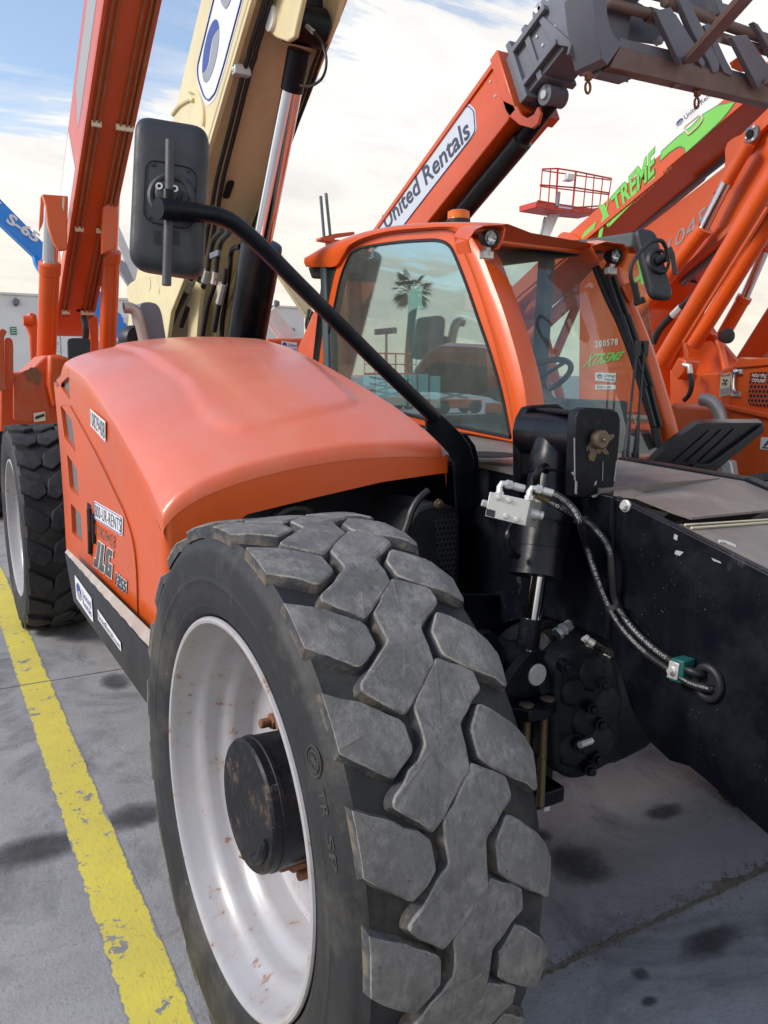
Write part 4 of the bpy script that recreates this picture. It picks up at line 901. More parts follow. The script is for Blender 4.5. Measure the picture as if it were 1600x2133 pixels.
for px, py in ((318,342),(392,356),(310,452)):
    g = G(); g.lathe([(-.004,.0045),(.002,.0045)], org=mpt(px,py), axis=nb, n=10, cap=True); obj('screw', g, M['black_plastic'], mh)
for px in (324, 362):
    for k in range(6):
        g = G(); a, b = mpt(px-5, 480+k*5), mpt(px+9, 482.5+k*5); g.bar(a, b, .003, .0012, up=nb); obj('moulded_mark', g, M['black_plastic'], mh)
ro = mpt(352,400,.032); g = G(); g.tube([mpt(354,293,.030), mpt(353,398,.034)], .0110, 14); g.tube([mpt(352,430,.034), mpt(347,594,.030)], .0110, 14); obj('mirror_rod', g, M['rod_paint'], TH)
g = G(); p = pa[-1]; g.lathe([(-.004,.0245),(.05,.0245)], org=p, axis=(pa[-2]-p).normalized(), n=20, cap=True); g.tube([mpt(352,398,.03), mpt(351,445,.03)], .016, 14); obj('arm_collar', g, M['black_paint'], TH, ang=30)
for p in (P,): pass
# ---------------------------------------------------------------- cab
CX = 2.10
cs = lambda L, X=CX: [at(a, b, X=X) for a, b in L]
def holed(name, outer, hole, vec, mat, parent, bevel=0.0):
    bm = bmesh.new(); ed = []
    for lp in (outer, hole):
        v = [bm.verts.new(p) for p in lp]; ed += [bm.edges.new((v[i], v[(i+1) % len(v)])) for i in range(len(v))]
    bmesh.ops.triangle_fill(bm, use_beauty=True, use_dissolve=False, edges=ed)
    ex = bmesh.ops.extrude_face_region(bm, geom=list(bm.faces))
    for v in ex['geom']:
        if isinstance(v, bmesh.types.BMVert): v.co += V(vec)
    g = G(); g.bm.free(); g.bm = bm
    return obj(name, g, mat, parent, ang=30, bevel=bevel)
win = catmull(cs(((668,800),(675,762),(684,700),(697,640),(710,580),(729,532),(745,519),(762,514),(825,505),(880,501),(912,501),(935,511),(950,536),(975,600),(997,664),(1025,745),(1046,820),(1059,885),(1064,911))), 4)
win += cs(((1000,898),(920,882),(800,850)))
fo = catmull(cs(((655,830),(664,750),(672,690),(685,622),(700,558),(713,533),(735,510),(787,490),(850,481),(922,476),(950,482),(975,496),(998,530),(1020,580),(1044,644),(1066,715),(1082,775),(1092,830),(1097,880),(1096,925))), 4)
fo += cs(((1060,922),(980,905),(900,892),(790,870)))
CB = V((2.55, 3.4, .9))
g = G(); g.box((2.56, 3.45, 1.16), (.90, 1.75, .46)); cabo = obj('cab', g, M['black_paint'], TH, bevel=.02)
holed('side_frame', fo, win, (.045,0,0), M['orange'], cabo, bevel=.012)
# curved outer skin of the front pillar
pl = catmull(cs(((942,486),(962,520),(985,575),(1010,650),(1035,735),(1055,815),(1068,880),(1074,915)), CX-.004), 5); pr_ = catmull(cs(((975,488),(1000,530),(1020,580),(1044,644),(1066,715),(1082,775),(1092,830),(1097,905)), CX-.004), 5)
g = G(); rows = []
for a, b in zip(pl, pr_):
    rows.append([a.lerp(b, t)+V((-.020*math.sin(math.pi*min(1, t*1.0)), -.010*t, 0)) for t in (0,.15,.35,.6,.85,1)]+[b+V((.05,-.012,0)), b+V((.10,.0,0))])
g.grid(rows); obj('front_pillar', g, M['orange'], cabo, ang=50)
g = G(); g.prism([p for p in win], (.006,0,0)); obj('side_window', g, M['side_glass'], cabo)
g = G(); w2 = [p+V((-.001,0,0)) for p in win]; c_ = sum(w2, V())/len(w2)
for i in range(len(w2)):
    pass
g.tube(w2+[w2[0]], .008, 6, cap=False); obj('window_seal', g, M['black_plastic'], cabo)
# black rear post and air intake under the roof tail
g = G(); g.prism(cs(((672,562),(698,556),(686,622),(673,690),(665,752),(655,830),(640,830),(651,747),(660,660)), CX+.01), (.05,0,0)); obj('rear_post', g, M['black_plastic'], cabo, bevel=.006)
g = G(); g.prism(cs(((640,556),(700,552),(690,582),(648,580)), CX+.02), (.8,0,0)); obj('air_intake', g, M['black_plastic'], cabo, bevel=.012)
# roof cap
rt = catmull(cs(((635,532),(660,517),(687,505),(737,487),(787,475),(850,466),(925,463),(1000,464),(1046,467)), CX-.02), 4); rb = catmull(cs(((638,556),(668,556),(698,554),(713,534),(735,511),(787,491),(850,482),(922,477),(965,490)), CX-.02), 4)
g = G(); rows = []
tops = rt; n = len(rt)
bot = [rb[min(len(rb)-1, int(k*(len(rb)-1)/(n-1)))] for k in range(n)]
for a, b in zip(rt, bot):
    b = V((b.x, b.y if True else a.y, b.z)); mid = a.lerp(b, .5)
    rows.append([b+V((.03,0,0)), b, b.lerp(a,.35)+V((-.012,0,0)), b.lerp(a,.75)+V((-.006,0,0)), a+V((.03,0,.004)), a+V((.15,0,-.020)), a+V((.45,0,-.034)), a+V((.80,0,-.042)), a+V((.93,0,-.055)), V((a.x+.96, b.y, b.z))])
g.grid(rows); g.f([g.v(p) for p in rows[0]]); e_ = rows[-1]; g.f([g.v(p) for p in e_[4:9]]+[g.v(at(1240,522,Y=2.74)), g.v(at(1040,500,Y=2.74))]); obj('roof', g, M['orange'], cabo, ang=50)
YF = 2.74
fb = [at(*q, Y=YF) for q in ((1045,486),(1232,508),(1236,530),(1040,509))]
g = G(); g.prism(fb, (0,.03,-.0)); obj('roof_front', g, M['orange'], cabo, bevel=.008)
# lamp hoods with work lights
def visor(cen, r_px, ring, tail, Y0):
    """a pressed hood: open ring in front, running back into the roof"""
    A = [at(*q, Y=Y0) for q in ring]; B = [at(*q, Y=Y0+.16) for q in tail]
    g = G(); g.grid([A, [a.lerp(b, .5) for a, b in zip(A, B)], B]); ca = sum(A, V())/len(A)
    IN = [ca+(p-ca)*.93+V((0,.004,0)) for p in A]; IB = [ca+(p-ca)*.86+V((0,.11,0)) for p in A]
    g.grid([A, IN, IB]); obj('lamp_hood', g, M['orange'], cabo, ang=45)
    c = at(*cen, Y=Y0+.015); r = r_px*(c-EYE).dot(FW)/FOC; ax = V((-.12,-1,-.10)).normalized(); g = G()
    g.lathe([(-.07,r*.5),(-.05,r*.9),(-.004,r*1.02),(.004,r*1.02),(.004,r*.90),(-.006,r*.88)], org=c, axis=ax, n=28); wl = obj('work_light', g, M['black_plastic'], cabo)
    g = G(); g.lathe([(-.016,r*.9),(-.022,r*.6),(-.028,.002)], org=c, axis=ax, n=28); obj('reflector', g, M['lamp_chrome'], cabo)
    for k in range(6):
        a = k*math.pi/3+.4; q = c+ax*-.012+(ax.orthogonal()*math.cos(a)+ax.cross(ax.orthogonal())*math.sin(a))*r*.52; g = G(); g.lathe([(-.006,r*.24),(.003,r*.22),(.004,.001)], org=q, axis=ax, n=12); obj('lamp_cell', g, M['lens_white'], cabo)
    g = G(); g.lathe([(-.002,r*.92),(.0,r*.5),(.0,.001)], org=c, axis=ax, n=28); obj('lens', g, M['lens_glass'], cabo)
    g = G(); g.tube([c+V((.0,.02,-r)), c+V((0,.03,-r-.045))], .014, 8); g.box(c+V((0,.03,-r-.03)), (.05,.03,.03)); obj('lamp_bracket', g, M['zinc'], cabo, bevel=.003)
flat('lamp_chrome', (.70,.71,.72), .12, metal=1.0); flat('lens_white', (.75,.75,.74), .2)
visor((1024,495), 17, ((981,528),(975,500),(990,478),(1008,470),(1046,468),(1054,474),(1050,496),(1040,518),(1030,520)), ((950,515),(945,492),(955,476),(975,470),(1010,466),(1030,468),(1032,480),(1030,500),(1020,510)), 2.62)
visor((1284,533), 14.5, ((1250,548),(1240,528),(1232,512),(1262,503),(1300,508),(1310,520),(1306,542),(1297,559),(1286,557)), ((1228,532),(1222,516),(1222,502),(1245,500),(1275,504),(1288,512),(1286,528),(1280,540),(1272,545)), 2.66)
# windscreen, bent in plan
def wsp(s, t):
    tl, tr, br, bl = at(1008,514,Y=2.84), at(1262,548,Y=2.84), at(1396,948,Y=2.53), at(1078,965,Y=2.53)
    p = (bl*(1-s)+br*s)*(1-t)+(tl*(1-s)+tr*s)*t; return p+V((0,-.025*math.sin(math.pi*s),0))
g = G(); g.grid([[wsp(s/14, t/10) for s in range(15)] for t in range(11)]); obj('windscreen', g, M['screen_glass'], cabo, ang=60)
def pillar(pts, r, name='front_pillar', mat='orange', n=12):
    g = G(); g.tube(catmull(pts, 5), r, n); return obj(name, g, M[mat], cabo)
rp = [((1268,556),2.82),((1292,615),2.77),((1318,670),2.72),((1345,740),2.66),((1368,815),2.60),((1388,880),2.555),((1400,930),2.53)]
pillar([at(*q, Y=y) for q, y in rp], .042)
sc = [at(q[0]-27, q[1], Y=y-.012) for q, y in rp]
pillar(sc, .018, 'screen_seal', 'black_plastic', 8)
g = G(); g.prism([at(*q, Y=2.52) for q in ((1060,950),(1405,944),(1405,985),(1060,1000))], (0,.05,0)); obj('screen_sill', g, M['orange'], cabo, bevel=.006)
# far side and back of the cab
g = G()
for a, b in (((3.02,4.3,1.2),(3.02,4.38,2.35)), ((2.12,4.32,1.3),(2.12,4.38,2.3)), ((3.02,2.86,2.28),(3.02,4.38,2.33)), ((2.12,4.38,2.3),(3.02,4.38,2.3)), ((3.02,3.55,1.2),(3.02,3.50,2.3))): g.bar(a, b, .07, .07)
obj('rear_frame', g, M['interior_dark'], cabo, bevel=.01)
g = G(); g.box((2.56,4.34,1.35), (.9,.05,.55)); obj('rear_panel', g, M['interior_dark'], cabo)
g = G(); g.prism([(2.14,4.36,1.62),(3.0,4.36,1.62),(3.0,4.40,2.28),(2.14,4.40,2.28)], (0,.005,0)); obj('rear_window', g, M['pane_glass'], cabo)
g = G(); g.prism([(3.03,2.64,1.42),(3.03,4.3,1.32),(3.03,4.36,2.3),(3.03,2.86,2.28)], (.005,0,0)); obj('door_window', g, M['pane_glass'], cabo)
g = G(); g.box((2.56,3.6,1.28), (.8,1.4,.05)); g.box((2.9,3.2,1.4), (.12,.8,.25)); obj('cab_floor', g, M['interior_dark'], cabo, bevel=.01)
# seat, wheel, console
g = G(); g.box((2.62,3.55,1.42), (.5,.5,.14)); g.box((2.62,3.84,1.72), (.48,.13,.58), Matrix.Rotation(math.radians(-8),3,'X')); g.box((2.62,3.90,2.08), (.28,.09,.16)); seat = obj('seat', g, M['seat_cloth'], cabo, bevel=.05, seg=3)
g = G(); g.prism([(2.2,2.80,1.35),(2.2,3.15,1.35),(2.2,3.12,1.52),(2.2,2.9,1.60),(2.2,2.76,1.52)], (.32,0,0)); obj('dash_console', g, M['interior_dark'], cabo, bevel=.03)
sw = at(1118,790,Y=2.98); ax = V((0,.55,.83)).normalized(); u = ax.orthogonal().normalized(); w = ax.cross(u); g = G()
sw = sw + V((.06,.06,0))
g.tube([sw+(u*math.cos(2*math.pi*k/28)+w*math.sin(2*math.pi*k/28))*.165 for k in range(29)], .014, 10, cap=False)
for k in range(3): g.tube([sw, sw+(u*math.cos(2.1*k)+w*math.sin(2.1*k))*.165], .010, 6)
g.tube([sw, sw-ax*.35], .028, 10); obj('steering_wheel', g, M['black_plastic'], cabo)
for q in (((757,781),(780,781),(780,803),(757,803)), ((783,780),(848,779),(848,845),(783,846)), ((851,780),(868,779),(868,846),(851,847)), ((871,779),(892,779),(892,822),(871,822)), ((896,783),(917,783),(917,850),(896,849))):
    Q = [at(*p, X=CX+.03) for p in (q[3], q[2], q[1], q[0])]; plate('notice_sheet', Q, M['paper'], cabo, lift=.0)
g = G(); g.tube([at(845,523,X=CX+.06), at(945,515,X=CX+.06)], .006, 6); obj('sun_blind_rod', g, M['interior_dark'], cabo)
# wipers
def wq(px, py, off=.03): 
    p = at(px, py, Y=2.66); y = 2.53+(2.84-2.53)*max(0, min(1, (950-py)/400)); return at(px, py, Y=y-.07-off)
for a, b in (((1304,950),(1325,742)), ((1324,954),(1341,742))):
    g = G(); g.tube([wq(*a), wq(a[0]+(b[0]-a[0])*.35, a[1]+(b[1]-a[1])*.35)], [.014,.008], 8); g.tube([wq(a[0]+(b[0]-a[0])*.3, a[1]+(b[1]-a[1])*.3), wq(*b)], .0055, 6); wi = obj('wiper_arm', g, M['black_plastic'], cabo)
    g = G(); g.box(wq(b[0]+1, b[1]-16), (.030,.03,.07)); obj('wiper_head', g, M['black_plastic'], cabo, bevel=.004); g = G(); g.tube([wq(a[0]-1,a[1]-12), wq(a[0],a[1]+8)], .017, 10); obj('wiper_pivot', g, M['black_plastic'], cabo, bevel=.004)
for o_ in (0, 14):
    g = G(); L = [wq(x+o_*.9, y, .012) for x, y in ((1264,575),(1292,655),(1318,735),(1340,805),(1362,890))]; 
    for p, q in zip(L, L[1:]): g.bar(p, q, .012, .024, up=(0,1,0))
    g.tube([p+V((0,-.02,.0)) for p in L[1:-1]], .005, 6); obj('wiper_blade', g, M['black_plastic'], cabo, bevel=.002)
# beacon on the roof
c = at(955,463,X=2.42); g = G(); r = .060; g.lathe([(-.02,r*.95),(.0,r),(.012,r),(.014,r*.9)], org=c, axis=(0,0,1), n=24, cap=True); bc = obj('beacon', g, M['black_plastic'], cabo)
g = G(); g.lathe([(.012,r*.9)]+[(.014+.006*k, r*(.92-.03*(k % 2))) for k in range(7)]+[(.056,r*.7),(.060,.002)], org=c, axis=(0,0,1), n=24); obj('beacon_lens', g, M['amber'], cabo)
# far mirror
dm2 = 3.42; F0 = [at(*q, D=d) for q, d in (((1359,622), dm2+.02), ((1404,626), dm2+.05), ((1364,478), dm2+.05), ((1321,473), dm2+.02))]
F1 = [at(*q, D=d) for q, d in (((1345,600), dm2+.16), ((1398,600), dm2+.24), ((1350,480), dm2+.24), ((1320,476), dm2+.16))]
nb2 = (F0[1]-F0[0]).cross(F0[3]-F0[0]).normalized(); nb2 = nb2 if nb2.dot(EYE-F0[0]) > 0 else -nb2; mc2 = sum(F0, V())/4; g = G(); rings = []
for ins, dz in ((.006,-.030),(0,-.008),(.006,.004),(.02,.009),(.04,.010)):
    rings.append([g.v(p+nb2*dz) for p in rounded([mc2+(p-mc2).normalized()*((p-mc2).length-ins) for p in F0], .04, 5)])
for a, b in zip(rings, rings[1:]):
    for k in range(len(a)): g.f([a[k], a[(k+1) % len(a)], b[(k+1) % len(a)], b[k]])
g.f(rings[-1]); g.f(rings[0][::-1]); m2 = obj('mirror_head', g, M['mirror_plastic'], TH, ang=60)
mp2 = lambda px, py, l=.02: on(px, py, mc2+nb2*l, nb2)
c = mp2(1374,543); g = G(); g.lathe([(-.01,.060),(.004,.052),(.004,.044),(-.002,.04)], org=c, axis=nb2, n=26); g.lathe([(-.01,.020),(.07,.018)], org=c, axis=nb2, n=14, cap=True); obj('swivel_clamp', g, M['black_plastic'], m2)
g = G(); e_ = c+nb2*.065; g.tube([e_+V((-.0,0,.03)), e_+V((.01,-.01,-.0)), on(1407,572,e_,nb2)], .010, 10); obj('clamp_lever', g, M['black_plastic'], m2)
g = G(); g.tube(catmull([at(1328,632,D=3.30), at(1322,605,D=3.28), at(1314,575,D=3.26), at(1318,548,D=3.25), at(1335,524,D=3.25), at(1358,503,D=3.25), at(1378,502,D=3.26), at(1388,518,D=3.28), at(1392,545,D=3.30)], 5), .0085, 10); obj('mirror_arm', g, M['black_plastic'], TH)
g = G(); g.tube([at(1321,590,D=3.27), at(1330,632,D=3.30)], .014, 10); g.tube([at(1322,632,D=3.3), at(1342,624,D=3.3)], .013, 8); obj('mirror_mount', g, M['black_plastic'], TH)
g = G(); g.bar(at(1302,592,Y=2.72), at(1318,626,Y=2.70), .05, .05); obj('mount_plate', g, M['orange'], TH, bevel=.004)
# black fender over the far front wheel
g = G(); T_ = [at(1352,966,X=2.62), at(1400,922,X=2.66), at(1452,884,X=2.74), at(1474,882,X=2.80), at(1590,881,X=3.12)]; B2 = [at(1400,972,X=2.62), at(1440,976,X=2.66), at(1486,984,X=2.72), at(1500,972,X=2.78), at(1592,900,X=3.10)]
P = [at(*q, Y=2.12) for q in ((1350,968),(1400,922),(1452,884),(1470,881),(1588,880),(1592,884),(1592,898),(1540,940),(1486,984),(1440,982))]
g.prism(P, (.04,.05,.012)); 
for k in range(3):
    a, b = at(1405+k*26,962-k*0,Y=2.115), at(1480+k*26,897-k*2,Y=2.115); g.tube([a, b], .004, 6)
obj('fender', g, M['black_clean'], TH, bevel=.004)
g = G(); P = [at(*q, Y=2.10) for q in ((1592,884),(1592,900),(1486,986),(1440,983),(1446,968),(1480,966))]; g.prism(P, (.01,.02,0)); obj('fender_edge', g, M['black_clean'], TH, bevel=.003)

# ---------------------------------------------------------------- raised boom and lift cylinder
BX0, BX1 = 1.50, 1.96
bd = V((0, -.820, .572)); bn = V((0, .572, .820)); b0 = V((0, 4.543, 2.956))
def bp_(x, s, v): return V((x, 0, 0))+b0+bd*s+bn*v
def bsv(px, py): p = at(px, py, X=BX0); r = p-V((BX0,0,0))-b0; return r.dot(bd), r.dot(bn)
g = G(); g.prism([bp_(BX0, -2.35, .02), bp_(BX0, 3.2, 0), bp_(BX0, 3.2, .66), bp_(BX0, -2.2, .62), bp_(BX0, -2.6, .45)], (BX1-BX0, 0, 0)); boom = obj('boom', g, M['tan'], TH, bevel=.012)
# bottom flange lips, stiffener pressing and inspection slot
for x in (BX0+.012, BX1-.012):
    g = G(); g.bar(bp_(x,-2.2,-.014), bp_(x,3.2,-.014), .026, .028, up=bn); obj('boom_lip', g, M['tan'], boom, bevel=.003)
for L in (((360,238),(372,222),(385,212),(398,206),(403,210)), ((396,190),(408,192),(418,206),(424,228),(425,250),(424,262))):
    g = G(); g.tube(catmull([at(*q, X=BX0-.004) for q in L], 4), .014, 8); obj('weld_rib', g, M['tan'], boom)
g = G(); c = at(482,416,X=1.70); c = bp_(1.70, (c-V((1.7,0,0))-b0).dot(bd), -.003); g.prism(rounded([c+V((-.022,0,0))-bd*.07, c+V((.022,0,0))-bd*.07, c+V((.022,0,0))+bd*.07, c+V((-.022,0,0))+bd*.07], .02), bn*.002); obj('slot', g, M['hole_black'], boom)
# rental decal
LB = [at(*q, X=BX0-.002) for q in ((468,148),(447,207),(433,221),(425,211),(411,165),(410,144),(442,0),(460,-70),(560,-190))]
bl = [bp_(BX0-.002, *bsv(*q)) for q in ((468,148),(449,205),(434,221),(424,211),(411,170),(410,144),(446,-14),(480,-140),(560,-380),(600,-300),(535,-105))]
g = G(); g.prism(rounded(bl, .03, 3), (.001,0,0)); obj('rental_decal', g, M['label_white'], boom)
ce = sum(bl, V())/len(bl); g = G(); bl2 = rounded([p+(ce-p).normalized()*.028 for p in bl], .03, 3); g.tube([p+V((-.002,0,0)) for p in bl2+[bl2[0]]], .005, 5, cap=False); obj('decal_border', g, M['blue_print'], boom)
sE, vE = bsv(440,109)
logo([bp_(BX0-.002, sE+a, vE+b) for a, b in ((-.17,-.10),(.17,-.10),(.17,.11),(-.17,.11))], boom, lift=.002)
su, vu = bsv(478,18); lettering('rental_lettering', 'United Rentals', [bp_(BX0-.002, su+a, vu+b) for a, b in ((-.05,.0),(2.3,.0),(2.3,.24),(-.05,.24))], M['grey_print'], boom, bold=.02)
# hoses under the boom
def under(px, py, off=.03): return on(px, py, bp_(1.7, 0, -off), bn)
for dx in (0, 13):
    g = G(); g.tube(catmull([under(x+dx, y) for x, y in ((562,-40),(545,25),(522,100),(518,120),(508,150),(478,270),(452,372),(440,440),(424,530))], 5), .013, 10); obj('boom_hose', g, M['hose_rubber'], boom)
for dx in (0, 10):
    g = G(); g.tube(catmull([under(x+dx, y) for x, y in ((700,0),(668,95),(648,150),(640,175),(560,390),(535,450),(515,500))], 5), .010, 8); obj('boom_hose', g, M['hose_rubber'], boom)
g = G(); c = under(503,147); g.box(c, (.09,.05,.05)); g.tube([c+V((-.05,0,0)), c+V((-.03,0,0))], .016, 8); obj('hose_clamp', g, M['zinc'], boom, bevel=.006)
# lift cylinder
XC = 1.77
cA, cB, cT = at(512,712,X=XC), at(546,506,X=XC), at(640,48,X=XC); cT = at(634,52,X=XC)
axc = (cB-cA).normalized(); Lb = (cB-cA).length; cS = cA-axc*.8
g = G(); g.lathe([(0,.118),(.8+Lb*.55,.118),(.8+Lb*.552,.1165),(.8+Lb*.556,.1165),(.8+Lb*.558,.119),(.8+Lb-.02,.119),(.8+Lb-.005,.116),(.8+Lb,.10),(.8+Lb,.02)], org=cS, axis=axc, n=40, cap=True); lcyl = obj('lift_cylinder', g, M['black_clean'], TH, ang=30)
e = at(609,190,X=XC); ar = (cT-cB).normalized(); lr = (e-cB).dot(ar)
g = G(); g.lathe([(-.05,.054),(lr,.054)], org=cB, axis=ar, n=32, cap=True); obj('rod', g, M['chrome'], lcyl)
g = G(); g.lathe([(lr,.0575),((cT-cB).length*.9,.060)], org=cB, axis=ar, n=28, cap=True); g.lathe([(-.10,.085),(-.095,.09),(.095,.09),(.10,.085)], org=cT, axis=(1,0,0), n=28, cap=True); g.box(cT+bn*.08, (.17,.16,.16)); obj('rod_head', g, M['black_paint'], lcyl, ang=30)
for x in (1.615, 1.885):
    P = [at(*q, X=x) for q in (((556,-50),(640,-50),(622,30),(612,78),(597,87),(574,78),(559,66),(557,30)) if x < 1.7 else ((640,-50),(720,-50),(700,40),(680,88),(660,92),(645,70)))]
    g = G(); g.prism(P, (.026,0,0)); obj('cylinder_lug', g, M['tan'], boom, bevel=.008)
p = at(566,38,X=1.612); g = G(); g.lathe([(-.01,.058),(.014,.058),(.016,.052)], org=p, axis=(-1,0,0), n=26, cap=True); obj('lug_pin', g, M['white_paint'], boom, ang=30)
g = G(); g.tube(catmull([at(x, y, X=1.74) for x, y in ((640,55),(655,68),(668,84),(676,104),(680,124),(678,146),(670,164),(655,176),(640,180),(626,178))], 5), .0065, 8); obj('grease_hose', g, M['hose_rubber'], lcyl)
g = G(); g.tube([at(640,55,X=1.735), at(652,66,X=1.735)], .012, 8); obj('grease_fitting', g, M['zinc'], lcyl)
g = G(); g.tube(catmull([at(x, y, X=1.66) for x, y in ((500,514),(487,517),(481,530),(479,556),(472,612),(464,668),(461,712))], 5), .016, 10); obj('steel_line', g, M['black_clean'], lcyl)
# boom foot: side cheeks, ribs, hoses with couplings
g = G(); g.prism([at(*q, X=1.47) for q in ((262,602),(270,590),(292,576),(345,566),(385,575),(376,600),(356,650),(346,720),(292,720),(272,650))], (.03,0,0)); obj('boom_cheek', g, M['tan'], boom, bevel=.006)
for q in ((310,590),(330,606)):
    g = G(); c = at(*q, X=1.468); g.lathe([(0,.05 if q[0] == 310 else .02),(.001,.05 if q[0] == 310 else .02)], org=c, axis=(-1,0,0), n=18, cap=True); obj('cheek_hole', g, M['tan'], boom)
for x0 in (396, 436):
    P = [at(*q, X=1.60+(x0-396)/40*.12) for q in ((x0+12,585),(x0+22,600),(x0+18,640),(x0+12,720),(x0-8,720),(x0-2,650),(x0+4,610))]
    g = G(); g.prism(P, (.03,0,0)); obj('boom_rib', g, M['tan'], boom, bevel=.004)
g = G(); g.prism([at(*q, X=1.97) for q in ((380,560),(520,560),(520,720),(360,720))], (.03,0,0)); obj('boom_cheek', g, M['tan'], boom)
for pts in (((463,480),(445,500),(436,540),(433,562),(425,592),(412,640),(404,712)), ((478,484),(460,505),(452,545),(450,566),(446,596),(432,640),(420,712)), ((404,560),(398,582),(388,610),(368,650),(352,690)), ((418,580),(408,606),(392,640),(378,680)), ((470,560),(467,590),(455,640),(446,690))):
    pp = [at(x, y, X=1.62) for x, y in pts]; g = G(); g.tube(catmull(pp, 4), .017, 10); ho = obj('boom_hose', g, M['hose_rubber'], boom)
    k = 3 if len(pts) > 5 else 1; a, b = pp[k], pp[k].lerp(pp[k+1], .8); g = G(); g.tube([a, a.lerp(b,.5), b], [.024,.022,.026], 8); obj('hose_coupling', g, M['zinc'], boom)
g = G(); c = at(448,530,X=1.61); g.box(c, (.02,.16,.035)); obj('hose_clamp', g, M['gunmetal'], boom, bevel=.004)
# exhaust stack and air cleaner behind the hood
g = G(); g.tube(catmull([at(258,641,Y=4.55), at(270,641,Y=4.55), at(281,647,Y=4.55), at(288,660,Y=4.55), at(296,690,Y=4.55), at(306,740,Y=4.55)], 6), [.030]*31, 18, cap=False); obj('exhaust_pipe', g, M['exhaust_steel'], TH)
g = G(); g.prism(rounded([at(*q, Y=4.62) for q in ((288,642),(296,628),(325,630),(336,645),(352,740),(306,740))], .05, 5), (0,.20,0)); obj('air_cleaner', g, M['blue_grey'] if 'blue_grey' in M else M['gunmetal'], TH, bevel=.03, seg=4)
c = at(277,706,Y=4.7); g = G(); g.lathe([(-.05,.03),(-.05,.065),(-.02,.075),(.02,.075),(.05,.065),(.05,.03)], org=c, axis=(.3,-1,0), n=24, cap=True); obj('breather_cap', g, M['black_plastic'], TH)
paint('rust_line', (.30, .12, .05), .5, dust=.5, dustcol=(.40,.30,.2)); paint('blue_grey', (.20,.23,.27), .3, dust=.3); flat('pin_blue', (.35,.50,.60), .4)
def holed_add(g, pts, vec): g.prism(pts, vec)
# ---------------------------------------------------------------- warehouse
WH = thing('warehouse', 'long white flat roofed warehouse behind the parked machines', 'building', (4.9, 34, 0))
g = G()
for k in range(4):
    x0 = 15.3-5.2*(k+1); g.box((x0+2.6, 34.12, 2.28), (5.17, .2, 4.56))
g.box((4.9, 41.2, 2.25), (20.7, 14, 4.5)); obj('wall', g, M['warehouse_white'], WH)
g = G(); g.box((4.9, 34.1, 4.59), (20.9, .34, .08)); obj('parapet', g, M['white_paint'], WH)
for px, py in ((33,629), (575,632), (607,689)):
    c = at(px, py, Y=33.95); g = G(); g.box(c+V((0,-.08,0)), (.22,.18,.20)); g.box(c+V((0,.02,.0)), (.1,.1,.3)); obj('wall_light', g, M['gunmetal'], WH, bevel=.02)
Q = [at(*q, Y=33.98) for q in ((22,697),(35,697),(34,681),(21,681))]; plate('wall_sign', Q, M['sign_green'], WH, th=.03)
for t0 in (.2,.5,.75): plate('sign_line', sub(Q,.12,t0,.88,t0+.08), M['label_white'], WH, lift=.01)
Q = [at(*q, Y=33.98) for q in ((105,731),(126,731),(126,711),(105,711))]; plate('wall_sign', Q, M['label_white'], WH, th=.03)
g = G(); f_, n_ = quadmap(Q, .012); g.poly([f_(.5,.1), f_(.68,.35), f_(.56,.35), f_(.56,.55), f_(.44,.55), f_(.44,.35), f_(.32,.35)]); obj('sign_arrow', g, M['black_print'], WH); lettering('sign_lettering', 'TRUCK', sub(Q,.1,.78,.9,.92), M['grey_print'], WH, lift=.012); lettering('sign_lettering', 'WASH', sub(Q,.2,.60,.8,.72), M['grey_print'], WH, lift=.012)
for a, b in (((-1.2,4.3),(-1.0,1.0)), ((13.2,4.4),(13.2,1.0))):
    g = G(); g.tube([V((a[0],33.96,a[1])), V((b[0],33.96,b[1]))], .025, 6); obj('conduit', g, M['grey_print'], WH)

def part(nm, mat, par, fn, bevel=0.0, ang=35, **k):
    g = G(); fn(g); return obj(nm, g, M[mat], par, bevel=bevel, ang=ang, **k)
def simple_wheel(par, c, r, w, ax=(1,0,0), lugs=16, rim='rim_paint'):
    c = V(c); a = V(ax).normalized(); u = a.orthogonal().normalized(); q = a.cross(u)
    g = G(); g.lathe([(-w*.42,r*.52),(-w*.5,r*.62),(-w*.5,r*.85),(-w*.42,r*.95),(0,r*.97),(w*.42,r*.95),(w*.5,r*.85),(w*.5,r*.62),(w*.42,r*.52)], org=c, axis=a, n=36)
    for k in range(lugs):
        for s in (-1, 1):
            t = 2*math.pi*(k+.25*s)/lugs; d = u*math.cos(t)+q*math.sin(t); e = -u*math.sin(t)+q*math.cos(t)
            m = c+d*r*.97+a*s*w*.25; h = [m-a*w*.22*s*-1*0-a*w*.22-e*r*.06, m+a*w*.22-e*r*.02, m+a*w*.22+e*r*.10, m-a*w*.22+e*r*.06]
            g.prism(h, d*r*.045)
    wh = obj('wheel', g, M['tyre_dark'], par, ang=30)
    part('rim', rim, wh, lambda g: g.lathe([(-w*.44,r*.53),(-w*.48,r*.50),(-w*.30,r*.46),(-w*.16,r*.30),(-w*.20,r*.18),(-w*.32,r*.16),(-w*.33,.002)], org=c, axis=a, n=32))
    return wh

